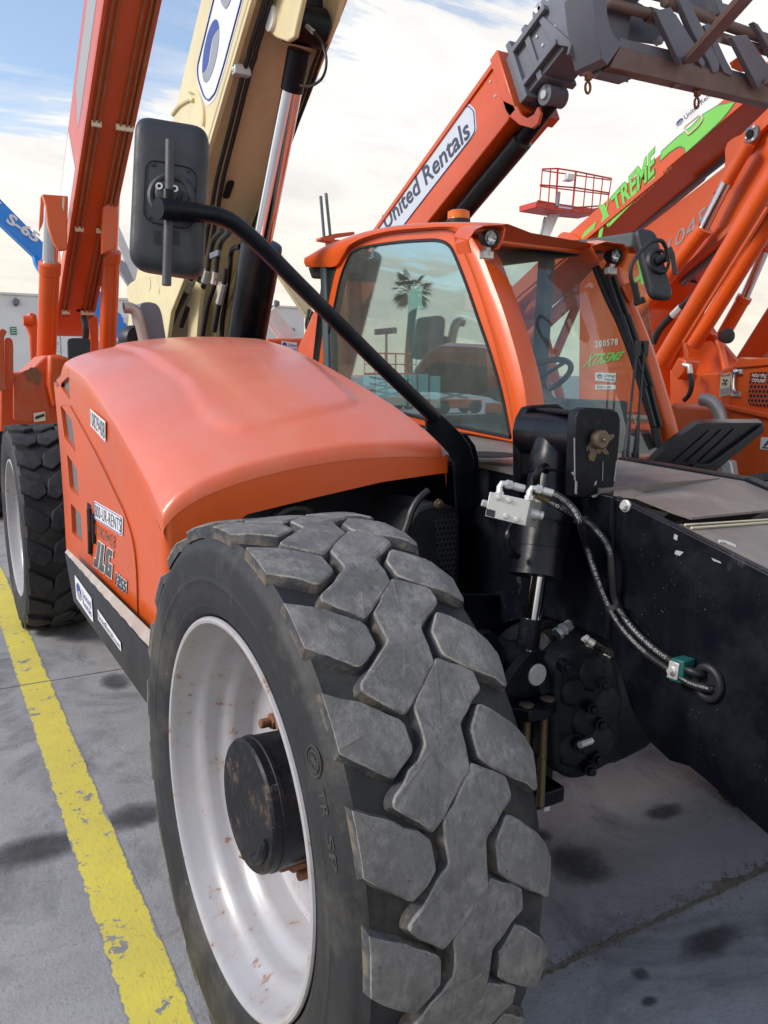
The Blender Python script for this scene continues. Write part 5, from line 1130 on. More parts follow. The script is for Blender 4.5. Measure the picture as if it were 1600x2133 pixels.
# ---------------------------------------------------------------- orange telehandler behind, with twin lift cylinders
B = thing('telehandler', 'orange telehandler with twin lift cylinders beside its raised boom, behind the engine hood', 'telehandler', (1.75, 11.5, 0), 'telehandlers parked in the yard')
LX0, LX1 = 1.50, 1.935
lb = V((0, -.846, .533)); ln = V((0, .533, .846)); l0 = V((0, 10.9, 2.162))
LP = lambda x, s, v: V((x,0,0))+l0+lb*s+ln*v
bb = part('boom', 'orange', B, lambda g: g.prism([LP(LX0,-.25,.10), LP(LX0,.1,0), LP(LX0,7.5,0), LP(LX0,7.5,.66), LP(LX0,-.2,.60)], (LX1-LX0,0,0)), .012)
part('boom_flange', 'orange', bb, lambda g: [g.bar(LP(x,.1,-.012), LP(x,7.5,-.012), .03, .03, up=ln) for x in (LX0+.015,)], .003)
part('boom_flange', 'orange', bb, lambda g: g.bar(LP(LX1-.015,.1,-.012), LP(LX1-.015,7.5,-.012), .03, .03, up=ln), .003)
for x in (LX0+.07, LX0+.115, LX1-.13, LX1-.075, LX1-.035):
    part('steel_line', 'rust_line', bb, lambda g: g.tube([LP(x,.35,-.03), LP(x,7.5,-.03)], .011, 6))
for s in (.45, 1.9, 3.3, 4.7, 6.0):
    part('line_clamp', 'label_cream', bb, lambda g: g.box(LP(LX0+.093,s,-.035), (.085,.03,.05))); part('line_clamp', 'label_cream', bb, lambda g: g.box(LP(LX1-.09,s,-.035), (.16,.03,.05)))
part('slot', 'hole_black', bb, lambda g: g.prism([LP(LX0+.22,.42,-.002), LP(LX0+.33,.42,-.002), LP(LX0+.33,.47,-.002), LP(LX0+.22,.47,-.002)], ln*.002))
part('side_decal', 'light_print', bb, lambda g: g.prism([LP(LX0-.002,3.0,.2), LP(LX0-.002,4.3,.2), LP(LX0-.002,4.5,.5), LP(LX0-.002,3.2,.5)], (.001,0,0)))
part('side_decal', 'label_white', bb, lambda g: g.prism([LP(LX0-.002,1.2,.1), LP(LX0-.002,2.6,.1), LP(LX0-.002,2.6,.58), LP(LX0-.002,1.2,.58)], (.001,0,0)))
part('rest_pad', 'red_far', bb, lambda g: g.box(LP(LX1+.03,5.2,.2), (.07,.25,.2)))
for (b0_, b1_, r_, Yc, sgn) in (((96,760),(104,545),.102,10.0,-1), ((224,735),(232,520),.098,10.2,1)):
    a, b = at(*b0_, Y=Yc), at(*b1_, Y=Yc-.55); d = (b-a).normalized(); L = (b-a).length
    cy = part('lift_cylinder', 'orange', B, lambda g: (g.lathe([(-.35,r_*.9),(-.1,r_),(L-.14,r_),(L-.13,r_*1.1),(L-.02,r_*1.1),(L,r_*.9),(L,.01)], org=a, axis=d, n=26, cap=True)), ang=30)
    part('rod', 'chrome', cy, lambda g: g.lathe([(L-.03,r_*.74),(L+.62,r_*.74)], org=a, axis=d, n=22, cap=True))
    part('port_pipe', 'orange', cy, lambda g: g.tube([a+d*.1+V((.04,-r_,0)), a+d*(L-.1)+V((.04,-r_,0))], .018, 8))
part('cylinder_bracket', 'orange', B, lambda g: g.prism([at(*q, Y=8.95) for q in ((88,404),(142,408),(140,520),(124,522),(112,506),(100,470),(96,430))], (0,.08,0)), .01)
part('cylinder_bracket', 'orange', B, lambda g: g.prism([at(*q, Y=9.75) for q in ((84,410),(90,404),(98,440),(88,470),(81,484))], (0,.04,0)), .01)
part('cylinder_bracket', 'orange', B, lambda g: g.prism([at(*q, Y=8.95) for q in ((214,430),(232,418),(244,424),(247,445),(244,500),(238,520),(214,528))], (0,.10,0)), .01)
part('stripe', 'label_cream', B, lambda g: g.prism([at(*q, Y=8.945) for q in ((130,410),(135,410),(133,440),(129,430))], (0,.002,0)))
# frame head, cheeks, front crosswise body
part('frame_cheek', 'orange', B, lambda g: g.prism([at(*q, Y=10.4) for q in ((52,672),(62,650),(76,654),(82,690),(86,760),(66,770),(62,700))], (0,.12,0)), .02)
part('frame_cheek', 'orange', B, lambda g: g.prism([at(*q, Y=10.4) for q in ((182,672),(192,658),(206,660),(206,745),(190,745),(186,700))], (0,.12,0)), .02)
part('pivot_pin', 'orange', B, lambda g: g.lathe([(-.04,.06),(.06,.06)], org=at(56,668,Y=10.4), axis=(1,0,0), n=16, cap=True))
bod = part('front_body', 'orange_old', B, lambda g: g.prism([at(*q, Y=9.1) for q in ((60,775),(96,740),(120,738),(142,745),(170,745),(185,900),(0,900),(0,775))], (0,1.0,0)), .02)
part('hood', 'orange', B, lambda g: g.prism([at(*q, Y=8.95) for q in ((102,738),(148,746),(150,800),(112,850),(100,800))], (0,.2,0)), .03)
part('outrigger_plate', 'orange_dirty', B, lambda g: g.prism(rounded([at(*q, Y=8.75) for q in ((28,786),(58,768),(88,772),(92,800),(108,878),(28,878))], .05), (0,.05,0)), .006)
part('torn_sticker', 'rust', B, lambda g: g.prism([at(*q, Y=8.74) for q in ((54,775),(64,765),(78,766),(86,780),(80,803),(70,795),(56,790))], (0,.004,0)))
part('outrigger_beam', 'orange_dirty', B, lambda g: g.prism([at(*q, Y=8.6) for q in ((-30,700),(6,684),(15,690),(9,703),(10,796),(16,812),(-30,820))], (0,.08,0)), .01)
part('outrigger_pad', 'orange_old', B, lambda g: g.prism(rounded([at(*q, Y=8.7) for q in ((9,703),(24,703),(28,716),(28,796),(9,796))], .03), (0,.1,0)), .006)
part('warning_plate', 'label_cream', B, lambda g: g.prism([at(*q, Y=8.73) for q in ((70,861),(94,857),(95,876),(71,879))], (0,.004,0)))
part('warning_mark', 'black_print', B, lambda g: g.prism([at(*q, Y=8.725) for q in ((73,868),(92,861),(93,867),(74,874))], (0,.002,0)))
mir = part('mirror_head', 'mirror_plastic', B, lambda g: g.prism(rounded([at(*q, Y=8.6) for q in ((143,760),(141,708),(147,704),(184,704),(189,709),(188,760))], .035, 4), (0,.05,0)), .012)
for x in (176, 181): part('boom_hose', 'hose_rubber', bb, lambda g: g.tube(catmull([at(x-4,660,Y=10.3), at(x,680,Y=10.2), at(x,700,Y=10.2), at(x-4,730,Y=10.2)], 4), .025, 8))
simple_wheel(B, (.62, 10.4, .66), .70, .42)
part('chassis', 'orange_old', B, lambda g: (g.box((1.8, 12.0, 1.0), (1.0, 4.6, .5)), ), .03)
simple_wheel(B, (.70, 13.7, .68), .68, .42)

# ---------------------------------------------------------------- blue boom lift
S = thing('boom_lift', 'blue boom lift with white S-65 on its boom, behind the left telehandler', 'boom lift', (4.0, 17.2, 0))
def yq(L, Y): return [at(a, b, Y=Y) for a, b in L]
ub = part('boom', 'blue_paint', S, lambda g: g.prism(yq(((-60,352),(85,500),(210,607),(262,668),(266,678),(255,690),(238,697),(225,690),(85,545),(-60,408)), 17.0), (0,.34,0)), .02)
part('boom_fitting', 'blue_paint', ub, lambda g: g.prism(yq(((70,532),(90,548),(92,566),(82,562),(74,548)), 16.98), (0,.3,0)), .01)
Q = yq(((14,456),(76,524),(85,497),(24,440)), 16.985); Q = yq(((11,462),(76,507),(86,489),(22,442)), 16.985)
lettering('model_lettering', 'S-65', Q, M['white_print'], ub, bold=.04); lettering('model_lettering', 'Z', yq(((-22,420),(-4,440),(4,424),(-12,404)), 16.985), M['white_print'], ub, bold=.04)
part('turret', 'blue_paint', S, lambda g: g.prism(yq(((232,655),(250,650),(266,676),(258,700),(262,722),(240,722),(236,700)), 16.9), (0,1.0,0)), .04)
Q = yq(((228,740),(276,740),(276,706),(228,706)), 16.8); part('counterweight', 'pale_blue', S, lambda g: g.prism(yq(((180,704),(300,704),(300,800),(180,800)), 16.82), (0,1.4,0)), .05)
lettering('maker_lettering', 'Genie', yq(((206,726),(271,722),(271,706),(206,710)), 16.81), M['blue_paint'], S, bold=.02)
part('turret_lamp', 'white_paint', S, lambda g: g.lathe([(0,.06),(.05,.06)], org=at(262,668,Y=16.95), axis=(0,-1,0), n=14, cap=True))
part('base_frame', 'gunmetal', S, lambda g: g.box((3.9, 17.6, .75), (2.2, 2.6, .5)), .05)
for x in (2.9, 4.9): simple_wheel(S, (x, 16.6, .45), .45, .3, lugs=12)
# pale boom and lattice pieces behind the mirror
pale = thing('boom_lift', 'pale folded boom with a grey end panel, seen small behind the mirror and tan boom', 'boom lift', (6.3, 19, 0))
part('boom', 'white_paint', pale, lambda g: g.bar(at(236,470,Y=19), at(292,600,Y=19), .16, .20), .02)
part('boom', 'white_paint', pale, lambda g: g.bar(at(238,500,Y=19.3), at(290,586,Y=19.3), .1, .12), .02)
part('end_panel', 'light_print', pale, lambda g: g.prism(yq(((240,530),(262,548),(280,590),(270,596),(246,560)), 18.9), (0,.2,0)), .01)
part('tower', 'white_paint', pale, lambda g: g.box((6.4,19.2,1.6), (.5,.5,3.0)), .03); part('base', 'gunmetal', pale, lambda g: g.box((6.3,19.2,.4), (2.2,2.0,.6)), .05)

# ---------------------------------------------------------------- telehandler with the rental boom and fork carriage
F = thing('telehandler', 'orange telehandler with rental lettering on its boom and a grey fork carriage overhead', 'telehandler', (5.1, 9.5, 0), 'telehandlers parked in the yard')
FX = 4.80; fx = lambda L, X=FX: [at(a, b, X=X) for a, b in L]
fp1, fp2, fp3, fp4 = at(1040,115,X=FX), at(780,480,X=FX), at(870,480,X=FX), at(1082,248,X=FX)
fd = (fp1-fp2).normalized(); fn = V((0, -fd.z, fd.y)); fn = fn if fn.z > 0 else -fn
fh = .60
FPt = lambda x, s, v: V((x, fp1.y, fp1.z)) + fd*s - fn*v
fboom = part('boom', 'orange', F, lambda g: g.prism([FPt(FX,0,0), FPt(FX,-3.4,0), FPt(FX,-3.4,fh), FPt(FX,-.05,fh)], (.46,0,0)), .012)
part('boom_flange', 'orange', fboom, lambda g: g.bar(FPt(FX-.006,0,.02), FPt(FX-.006,-3.4,.02), .03, .05, up=fn), .004)
part('boom_collar', 'orange', fboom, lambda g: g.prism([FPt(FX-.03,-.10,-.04), FPt(FX-.03,.02,-.04), FPt(FX-.03,.02,fh+.02), FPt(FX-.03,-.10,fh+.02)], (.52,0,0)), .01)
part('lug_plate', 'orange', fboom, lambda g: holed_add(g, fx(((1040,205),(1048,222),(1062,243),(1082,260),(1108,267),(1120,258),(1126,236),(1120,222),(1112,238),(1098,246),(1086,240),(1076,222)), FX-.03), (.03,0,0)), .004)
for px, py in ((1022,170),(1032,200),(1038,150),(1052,150),(1056,185)):
    part('rivet', 'zinc', fboom, lambda g: g.lathe([(0,.014),(.008,.012)], org=at(px,py,X=FX-.0), axis=(-1,0,0), n=8, cap=True))
Q = fx(((790,500),(984,282),(990,225),(975,217)), FX-.003)
lab = rounded(fx(((770,500),(962,222),(978,216),(990,228),(993,270),(984,286),(802,520)), FX-.003), .03)
part('rental_label', 'pale_blue', fboom, lambda g: g.prism(lab, (.002,0,0)))
cl_ = sum(lab, V())/len(lab); bl_ = [p+(cl_-p).normalized()*.022+V((-.003,0,0)) for p in lab]
part('label_border', 'blue_print', fboom, lambda g: g.tube(bl_+[bl_[0]], .005, 5, cap=False))
lettering('rental_lettering', 'United Rentals', fx(((805,480),(980,283),(972,243),(796,450)), FX-.006), M['dark_print'], fboom, bold=.012)
part('boom_cylinder', 'black_clean', fboom, lambda g: (g.tube([FPt(FX+.20,-3.4,fh+.12), FPt(FX+.20,-.22,fh+.10), FPt(FX+.20,-.2,fh+.10)], [.10,.10,.07], 22), ), ang=30)
part('cylinder_rod', 'black_paint', fboom, lambda g: g.tube([FPt(FX+.20,-.3,fh+.10), FPt(FX+.20,.22,fh+.07)], .075, 18))
part('rod_head', 'gunmetal', fboom, lambda g: (g.lathe([(-.10,.085),(.10,.085)], org=FPt(FX+.20,.26,fh+.05), axis=(1,0,0), n=20, cap=True)), ang=30)
part('pin_head', 'zinc', fboom, lambda g: g.lathe([(0,.04),(.014,.036)], org=FPt(FX+.095,.26,fh+.05), axis=(-1,0,0), n=16, cap=True))
part('wire', 'hose_rubber', fboom, lambda g: g.tube(catmull([at(x,y,X=5.2) for x,y in ((1040,318),(1010,352),(975,400),(940,445),(925,470))], 4), .010, 6))
part('cylinder_port', 'gunmetal', fboom, lambda g: g.prism(fx(((1026,322),(1050,305),(1053,320),(1038,328)), 5.0), (.08,0,0)), .006)
# inner sections
ib = part('inner_boom', 'gunmetal', F, lambda g: g.prism([FPt(FX+.05,.0,.04), FPt(FX+.05,1.15,.04), FPt(FX+.05,1.15,fh-.06), FPt(FX+.05,.0,fh-.06)], (.34,0,0)), .01)
for s_, e_, o_ in ((.10,.16,.05), (.30,.36,.03)):
    part('wear_collar', 'gunmetal', ib, lambda g: g.prism([FPt(FX+.05-o_,s_,.04-o_), FPt(FX+.05-o_,e_,.04-o_), FPt(FX+.05-o_,e_,fh-.06+o_), FPt(FX+.05-o_,s_,fh-.06+o_)], (.34+2*o_,0,0)), .006)
for v_ in (.10, fh-.14): part('pad_rail', 'gunmetal', ib, lambda g: g.bar(FPt(FX+.02,.16,v_), FPt(FX+.02,.62,v_), .05, .05, up=fn), .006)
for s_, v_ in ((.55,.14),(.62,.30),(.42,.2),(.45,.32)):
    part('bolt', 'zinc', ib, lambda g: g.lathe([(0,.016),(.01,.013)], org=FPt(FX+.05,s_,v_), axis=(-1,0,0), n=8, cap=True))
for s_, v_ in ((.52,-.04),(1.0,-.05)):
    part('eye_plate', 'gunmetal', ib, lambda g: g.prism([FPt(FX+.06,s_-.12,.06), FPt(FX+.06,s_-.08,v_), FPt(FX+.06,s_+.06,v_), FPt(FX+.06,s_+.12,.06)], (.03,0,0)), .006); part('eye_ring', 'zinc', ib, lambda g: g.lathe([(0,.045),(.01,.04),(.0,.02)], org=FPt(FX+.055,s_,v_+.04), axis=(-1,0,0), n=16, cap=True))
part('gooseneck', 'gunmetal', ib, lambda g: g.prism(fx(((1120,40),(1150,-10),(1180,-60),(1260,-100),(1300,-60),(1258,0),(1248,60),(1250,158),(1205,133),(1183,112),(1180,98),(1192,84),(1199,62),(1194,26),(1186,18)), FX+.06), (.32,0,0)), .012)
part('neck_web', 'gunmetal', ib, lambda g: g.prism(fx(((1118,38),(1128,32),(1188,86),(1186,98),(1150,92)), FX+.02), (.06,0,0)), .006)
part('pivot_pin', 'pin_blue', ib, lambda g: g.lathe([(0,.035),(.014,.03)], org=at(1190,92,X=FX+.05), axis=(-1,0,0), n=16, cap=True))
# fork carriage
K = 4.96
car = part('carriage', 'worn_steel', F, lambda g: g.prism([at(1270,140,Y=K), at(1292,96,Y=K), at(1700,198,Y=K), at(1700,238,Y=K)], (0,.12,0)), .008)
cy = lambda L, Y=K: [at(a, b, Y=Y) for a, b in L]
part('beam_face', 'gunmetal', car, lambda g: g.prism(cy(((1284,102),(1292,78),(1400,104),(1530,146),(1700,190),(1700,204),(1540,172),(1400,128)), K+.02), (0,.08,0)), .006)
part('end_plate', 'gunmetal', car, lambda g: g.prism(cy(((1232,-30),(1262,-30),(1266,30),(1274,64),(1296,92),(1266,136),(1254,122),(1246,84),(1238,30)), K-.02), (0,.30,0)), .008)
part('back_plate', 'gunmetal', car, lambda g: g.prism(cy(((1262,-30),(1340,10),(1392,70),(1380,92),(1290,80),(1270,50)), K+.22), (0,.03,0)), .004)
part('back_plate', 'gunmetal', car, lambda g: g.prism(cy(((1185,112),(1210,130),(1252,152),(1262,128),(1250,80),(1240,0),(1200,0),(1196,70)), K+.25), (0,.03,0)), .004)
part('lower_tube', 'gunmetal', car, lambda g: g.tube([at(1240,148,Y=K+.15), at(1290,160,Y=K+.12), at(1312,150,Y=K+.12)], .055, 14))
part('lower_tube', 'worn_steel', car, lambda g: g.tube([at(1312,152,Y=K+.1), at(1336,150,Y=K+.1)], .04, 12))
part('top_tube', 'worn_steel', car, lambda g: g.tube([at(1266,6,Y=K+.06), at(1365,32,Y=K+.06), at(1378,40,Y=K+.06)], .042, 16)); part('tube_collar', 'worn_steel', car, lambda g: g.tube([at(1350,30,Y=K+.06), at(1376,38,Y=K+.06)], .055, 16))
part('top_tube', 'worn_steel', car, lambda g: g.tube([at(1384,2,Y=K+.06), at(1500,48,Y=K+.06), at(1680,110,Y=K+.06)], .045, 16))
part('top_tube', 'worn_steel', car, lambda g: g.tube([at(1500,78,Y=K+.10), at(1680,130,Y=K+.10)], .04, 16))
part('back_bar', 'gunmetal', car, lambda g: g.bar(at(1310,-30,Y=K+.15), at(1510,24,Y=K+.15), .06, .09))
for L in (((1408,-20),(1425,-20),(1470,68),(1500,130),(1498,148),(1486,152),(1478,130),(1440,60)), ((1400,25),(1408,28),(1452,98),(1470,130),(1464,140),(1450,120)), ((1466,52),(1478,48),(1514,126),(1528,150),(1524,158),(1508,150)), ((1570,44),(1580,50),(1640,140),(1630,150)), ((1480,-30),(1496,-30),(1512,26),(1500,28))):
    part('carriage_rib', 'gunmetal', car, lambda g: g.prism(cy(L, K-.02), (0,.06,0)), .006)
for (s0, s1, s2, s3, tip, ht) in (((1366,22),(1398,14),(1446,104),(1418,134), (1600,-60), (1572,-70)), ((1524,74),(1556,72),(1612,150),(1580,184), (1900,20), (1880,6))):
    sh_ = cy((s0, s1, s2, s3), K-.09)
    fk = part('fork', 'gunmetal', car, lambda g: g.prism(sh_, (0,.05,0)), .006)
    a = at(s3[0]+18, s3[1]-8, Y=K-.09); b = at(*tip, Y=3.75); part('fork_blade', 'worn_steel', fk, lambda g: g.bar(a, b, .125, .05, up=(0,.5,1)), .006)
part('carriage_lug', 'orange', car, lambda g: g.prism(cy(((1525,128),(1542,116),(1560,148),(1548,148),(1530,140)), K+.2), (0,.03,0)), .004)
for px, py in ((1225,172), (1452,205)):
    t_ = at(px, py, Y=K+.05); sh_ = part('shackle', 'rust', car, lambda g: (g.box(t_+V((0,0,.045)), (.045,.04,.06)), g.tube([t_+V((-.05,0,.05)), t_+V((.05,0,.05))], .015, 8)), .004)
    part('shackle_ring', 'rust', sh_, lambda g: g.tube([t_+V((math.sin(k*math.pi/12)*.026, 0, -.035+math.cos(k*math.pi/12)*.042)) for k in range(25)], .010, 8, cap=False))
part('carriage_knob', 'zinc', car, lambda g: g.lathe([(-.02,.03),(.03,.03)], org=at(1370,86,Y=K+.1), axis=(0,-1,.3), n=12, cap=True)); part('carriage_bump', 'gunmetal', car, lambda g: g.lathe([(-.03,.05),(.03,.05)], org=at(1405,168,Y=K+.05), axis=(0,1,0), n=16, cap=True))
# chassis and cab of that machine, seen through the windscreen
part('chassis', 'orange_old', F, lambda g: (g.box((5.0, 9.4, 1.05), (1.9, 4.0, .7)),), .05)
part('boom_tower', 'orange_old', F, lambda g: g.prism([(4.6,8.9,1.2),(4.6,10.4,1.2),(4.6,10.5,2.0),(4.6,9.8,2.6),(4.6,9.0,2.9)], (.9,0,0)), .04)
part('engine_cover', 'orange', F, lambda g: g.prism([(4.0,7.6,1.3),(4.0,10.2,1.3),(4.0,10.2,1.75),(4.0,7.9,1.75),(4.0,7.6,1.6)], (.8,0,0)), .08)
for a, b in (((1070,735),(1225,590)), ((1148,760),(1216,600)), ((1120,640),(1168,830)), ((1100,650),(1118,632))):
    part('cab_rail', 'orange_old', F, lambda g: g.tube([at(*a, Y=8.6), at(*b, Y=8.2)], .09 if a[0] < 1100 else .06, 10))
part('rod', 'chrome', F, lambda g: g.tube([at(1130,600,Y=8.4), at(1150,560,Y=8.4)], .055, 12))
lettering('phone_lettering', '800-UR-RENTS', [at(*q, X=4.6) for q in ((1020,838),(1150,834),(1150,822),(1020,826))], M['dark_print'], F)
for y in (8.1, 11.6): simple_wheel(F, (4.15, y, .66), .66, .42)

# hidden running gear of the foreground machine that shades the ground under it
simple_wheel(TH, (2.78, 1.64, .665), .66, .42); simple_wheel(TH, (2.78, 5.60, .665), .66, .42)
# ---------------------------------------------------------------- telehandler with the green lettered boom
Gt = thing('telehandler', 'orange telehandler with tall green lettering and a green fin on its boom', 'telehandler', (7.6, 8.5, 0), 'telehandlers parked in the yard')
GX = 6.90; gx = lambda L, X=GX: [at(a, b, X=X) for a, b in L]
gz = lambda L: [(1150+.3282*a, 150+.3282*b) for a, b in L]       # pixels read off an enlargement
gp1, gp2, gb = at(1520,195,X=GX), at(1180,490,X=GX), at(1419,334,X=GX)
gd = (gp1-gp2).normalized(); gn = V((0, -gd.z, gd.y)); gn = gn if gn.z > 0 else -gn; ghh = -(gb-gp1).dot(gn)
GP = lambda x, s, v: V((x, gp1.y, gp1.z))+gd*s-gn*v
gboom = part('boom', 'orange', Gt, lambda g: g.prism([GP(GX,2.2,0), GP(GX,-2.6,0), GP(GX,-3.6,.05), GP(GX,-4.2,.3), GP(GX,-4.2,ghh+.1), GP(GX,-.9,ghh), GP(GX,-.85,ghh-.03), GP(GX,2.2,ghh-.05)], (.62,0,0)), .012)
part('boom_flange', 'orange', gboom, lambda g: g.bar(GP(GX-.005,-4.0,ghh-.012), GP(GX-.005,-.9,ghh-.012), .03, .05, up=gn), .004)
part('underside_rail', 'gunmetal', gboom, lambda g: g.bar(GP(GX+.50,-4.0,ghh+.02), GP(GX+.50,2.0,ghh+.0), .05, .05, up=gn), .004)
part('boom_head', 'orange', Gt, lambda g: g.prism(rounded(gx(((1160,505),(1160,492),(1172,482),(1190,486),(1210,500)), GX-.05), .05), (.1,0,0)), .01)
Q = gx(gz(((352,905),(657,590),(657,472),(338,838)))); lettering('maker_lettering', 'TREME', [GP(GX-.006, *q) for q in ((0,0),)] and gx(gz(((405,905),(655,640),(655,472),(372,800))), GX-.006), M['green_print'], gboom, bold=.03, shear=.1)
lettering('maker_lettering_edge', 'TREME', gx(gz(((403,912),(660,642),(658,466),(368,798))), GX-.003), M['sign_green'], gboom, bold=.05, shear=.1)
for nm, L, mt, l in (('letter_stroke', ((296,848),(330,832),(372,935),(352,985)), 'green_print', .006), ('letter_stroke', ((350,835),(362,800),(312,1060),(290,1062),(312,945)), 'green_print', .0065), ('underline', ((360,968),(372,945),(655,655),(652,685),(360,985)), 'green_print', .006),
    ('green_swoosh', ((185,1056),(206,1014),(285,944),(262,1004),(232,1040),(208,1058)), 'green_print', .006),
    ('green_fin', ((685,565),(697,505),(790,420),(880,350),(960,270),(1050,215),(1160,190),(1118,250),(1072,305),(950,420),(850,510),(842,482),(822,470),(795,474),(740,512)), 'green_print', .006),
    ('fin_edge', ((680,572),(693,501),(788,414),(878,345),(957,265),(1048,209),(1168,185),(1122,254),(1075,311),(952,426),(846,518),(838,487),(820,477),(797,480),(742,518)), 'sign_green', .003)):
    part(nm, mt, gboom, lambda g: g.prism(gx(gz(L), GX-l), (.001,0,0)))
fr = gx(gz(((838,352),(942,268),(958,300),(930,340),(866,400))), GX-.012); part('access_flap', 'label_cream', gboom, lambda g: g.tube(rounded(fr, .03)+[fr[0]], .010, 6, cap=False))
lettering('maker_subline', 'MANUFACTURING', gx(gz(((517,846),(762,612),(754,590),(511,824))), GX-.004), M['print_faded'], gboom, space=1.3)
Q = gx(gz(((790,366),(1060,115),(1040,80),(775,325))), GX-.003); plate('rental_label', Q, M['label_white'], gboom, rad=.02); logo(sub(Q,.03,.12,.20,.88), gboom); lettering('rental_lettering', 'United Rentals', sub(Q,.23,.16,.98,.82), M['dark_print'], gboom)
part('tower', 'orange_old', Gt, lambda g: g.prism([(7.0,8.6,1.0),(7.0,11.4,1.0),(7.0,11.6,2.2),(7.0,10.2,3.2),(7.0,8.9,2.6)], (.7,0,0)), .04)
part('chassis', 'orange_old', Gt, lambda g: g.box((7.5, 8.6, .95), (2.2, 5.0, .7)), .05)
part('far_cylinder', 'orange', Gt, lambda g: g.prism(gx(((1498,775),(1525,755),(1610,620),(1640,640),(1600,730),(1545,775)), 6.6), (.25,0,0)), .02)
for y in (7.0, 10.6): simple_wheel(Gt, (6.6, y, .66), .66, .42)

# ---------------------------------------------------------------- nearer telehandler with the big cylinders
Hh = thing('telehandler', 'orange telehandler with large bare cylinders, grille door and exhaust elbow at the right edge', 'telehandler', (5.6, 4.0, 0), 'telehandlers parked in the yard')
HX = 5.30; hx_ = lambda L, X=HX: [at(a, b, X=X) for a, b in L]
hb = part('boom', 'orange', Hh, lambda g: g.prism(hx_(((1207,590),(1250,545),(1310,500),(1510,345),(1600,222),(1760,60),(1760,260),(1600,412),(1552,457),(1412,573),(1345,640),(1335,700),(1330,860),(1205,860))), (.56,0,0)), .012)
part('boom_flange', 'orange_dirty', hb, lambda g: g.bar(at(1415,572,X=HX-.012), at(1760,262,X=HX-.012), .03, .045), .004)
part('underside_rail', 'gunmetal', hb, lambda g: g.bar(at(1420,590,X=HX+.10), at(1740,300,X=HX+.10), .05, .05), .006)
lettering('unit_lettering', '200578', hx_(((1240,724),(1288,718),(1288,704),(1240,710)), HX-.004), M['white_print'], hb, bold=.02, space=1.2)
lettering('maker_lettering', 'XTREME', hx_(((1214,766),(1296,748),(1303,732),(1226,738)), HX-.004), M['green_print'], hb, bold=.02, shear=.3)
Q = hx_(((1240,792),(1282,797),(1284,777),(1241,776)), HX-.004); plate('rental_label', Q, M['label_white'], hb, rad=.01); logo(sub(Q,.06,.15,.36,.85), hb); lettering('rental_lettering', 'United', sub(Q,.44,.52,.95,.86), M['blue_print'], hb); lettering('rental_lettering', 'Rentals', sub(Q,.44,.12,.95,.44), M['blue_print'], hb)
Q = hx_(((1240,811),(1283,811),(1283,802),(1240,801)), HX-.004); plate('phone_label', Q, M['label_white'], hb); lettering('phone_lettering', '800-UR', sub(Q,.08,.2,.8,.8), M['dark_print'], hb)
lettering('model_lettering', '1045', hx_(gz(((725,1145),(1015,960),(975,850),(735,1075)))), M['grey_print'], hb, lift=.004, bold=.0, shear=.2)
part('letter_stroke', 'green_print', hb, lambda g: g.prism(hx_(gz(((540,1200),(556,1188),(585,1345),(570,1355))), HX-.004), (.001,0,0))); part('letter_stroke', 'green_print', hb, lambda g: g.prism(hx_(gz(((525,1310),(600,1260),(606,1282),(530,1335))), HX-.005), (.001,0,0)))
part('letter_stroke', 'green_print', hb, lambda g: g.prism(hx_(gz(((928,1085),(940,1062),(998,1016),(990,1040))), HX-.004), (.001,0,0)))
part('slot', 'hole_black', hb, lambda g: g.lathe([(0,.055),(.002,.055)], org=at(1440,582,X=HX+.2)+V((0,0,-.004)), axis=(0,.5,-.8), n=14, cap=True))
part('bracket_plate', 'orange', hb, lambda g: g.prism(hx_(gz(((1020,775),(1050,745),(1085,680),(1100,560),(1098,490),(1112,450),(1150,418),(1200,396),(1371,230),(1450,160),(1450,270),(1371,330),(1300,400),(1262,470),(1180,520),(1100,700))), HX-.06), (.05,0,0)), .008)
part('bearing_plate', 'gunmetal', hb, lambda g: g.prism(rounded(hx_(((1550,284),(1553,268),(1572,257),(1579,264),(1578,284),(1566,298),(1553,295)), HX-.085), .02), (.025,0,0)), .004)
part('bearing', 'hole_black', hb, lambda g: g.lathe([(0,.03),(.012,.028),(.012,.015)], org=at(1563,279,X=HX-.085), axis=(-1,0,0), n=16, cap=True))
for px, py in ((1556,287),(1572,264),(1570,290)): part('bolt', 'zinc', hb, lambda g: g.lathe([(0,.012),(.012,.010)], org=at(px,py,X=HX-.085), axis=(-1,0,0), n=6, cap=True))
def cyl(par, pts, X, r0, r1, name='tilt_cylinder'):
    a, b, c, d = [at(*q, X=X) for q in pts]; ax = (b-a).normalized(); L = (b-a).length
    o = part(name, 'orange', par, lambda g: g.lathe([(0,r0),(L-.05,r0),(L-.045,r0*1.1),(L,r0*1.1),(L,.01)], org=a, axis=ax, n=22, cap=True), ang=30)
    part('rod', 'chrome', o, lambda g: g.tube([b-ax*.02, c], r1, 18))
    part('rod_end', 'orange', o, lambda g: g.tube([c, c.lerp(d,.06), c.lerp(d,.06), d], [r1*1.25,r1*1.25,r1*1.1,r1*1.15], 16)); return o
cyl(Hh, ((1330,655),(1468,474),(1514,380),(1560,300)), HX-.12, .058, .040)
cyl(Hh, ((1494,720),(1552,618),(1592,524),(1625,440)), 6.15, .058, .040)
part('lift_cylinder', 'orange', Hh, lambda g: g.tube([at(1378,755,X=5.0), at(1600,385,X=5.0), at(1720,190,X=5.0)], .066, 22))
part('lift_cylinder', 'orange', Hh, lambda g: g.tube([at(1445,720,X=5.5), at(1600,470,X=5.5), at(1700,310,X=5.5)], .060, 22))
part('port_pipe', 'orange', Hh, lambda g: g.tube([at(1424,762,X=4.93), at(1430,738,X=4.93), at(1425,712,X=4.93), at(1600,432,X=4.93)], .014, 8))
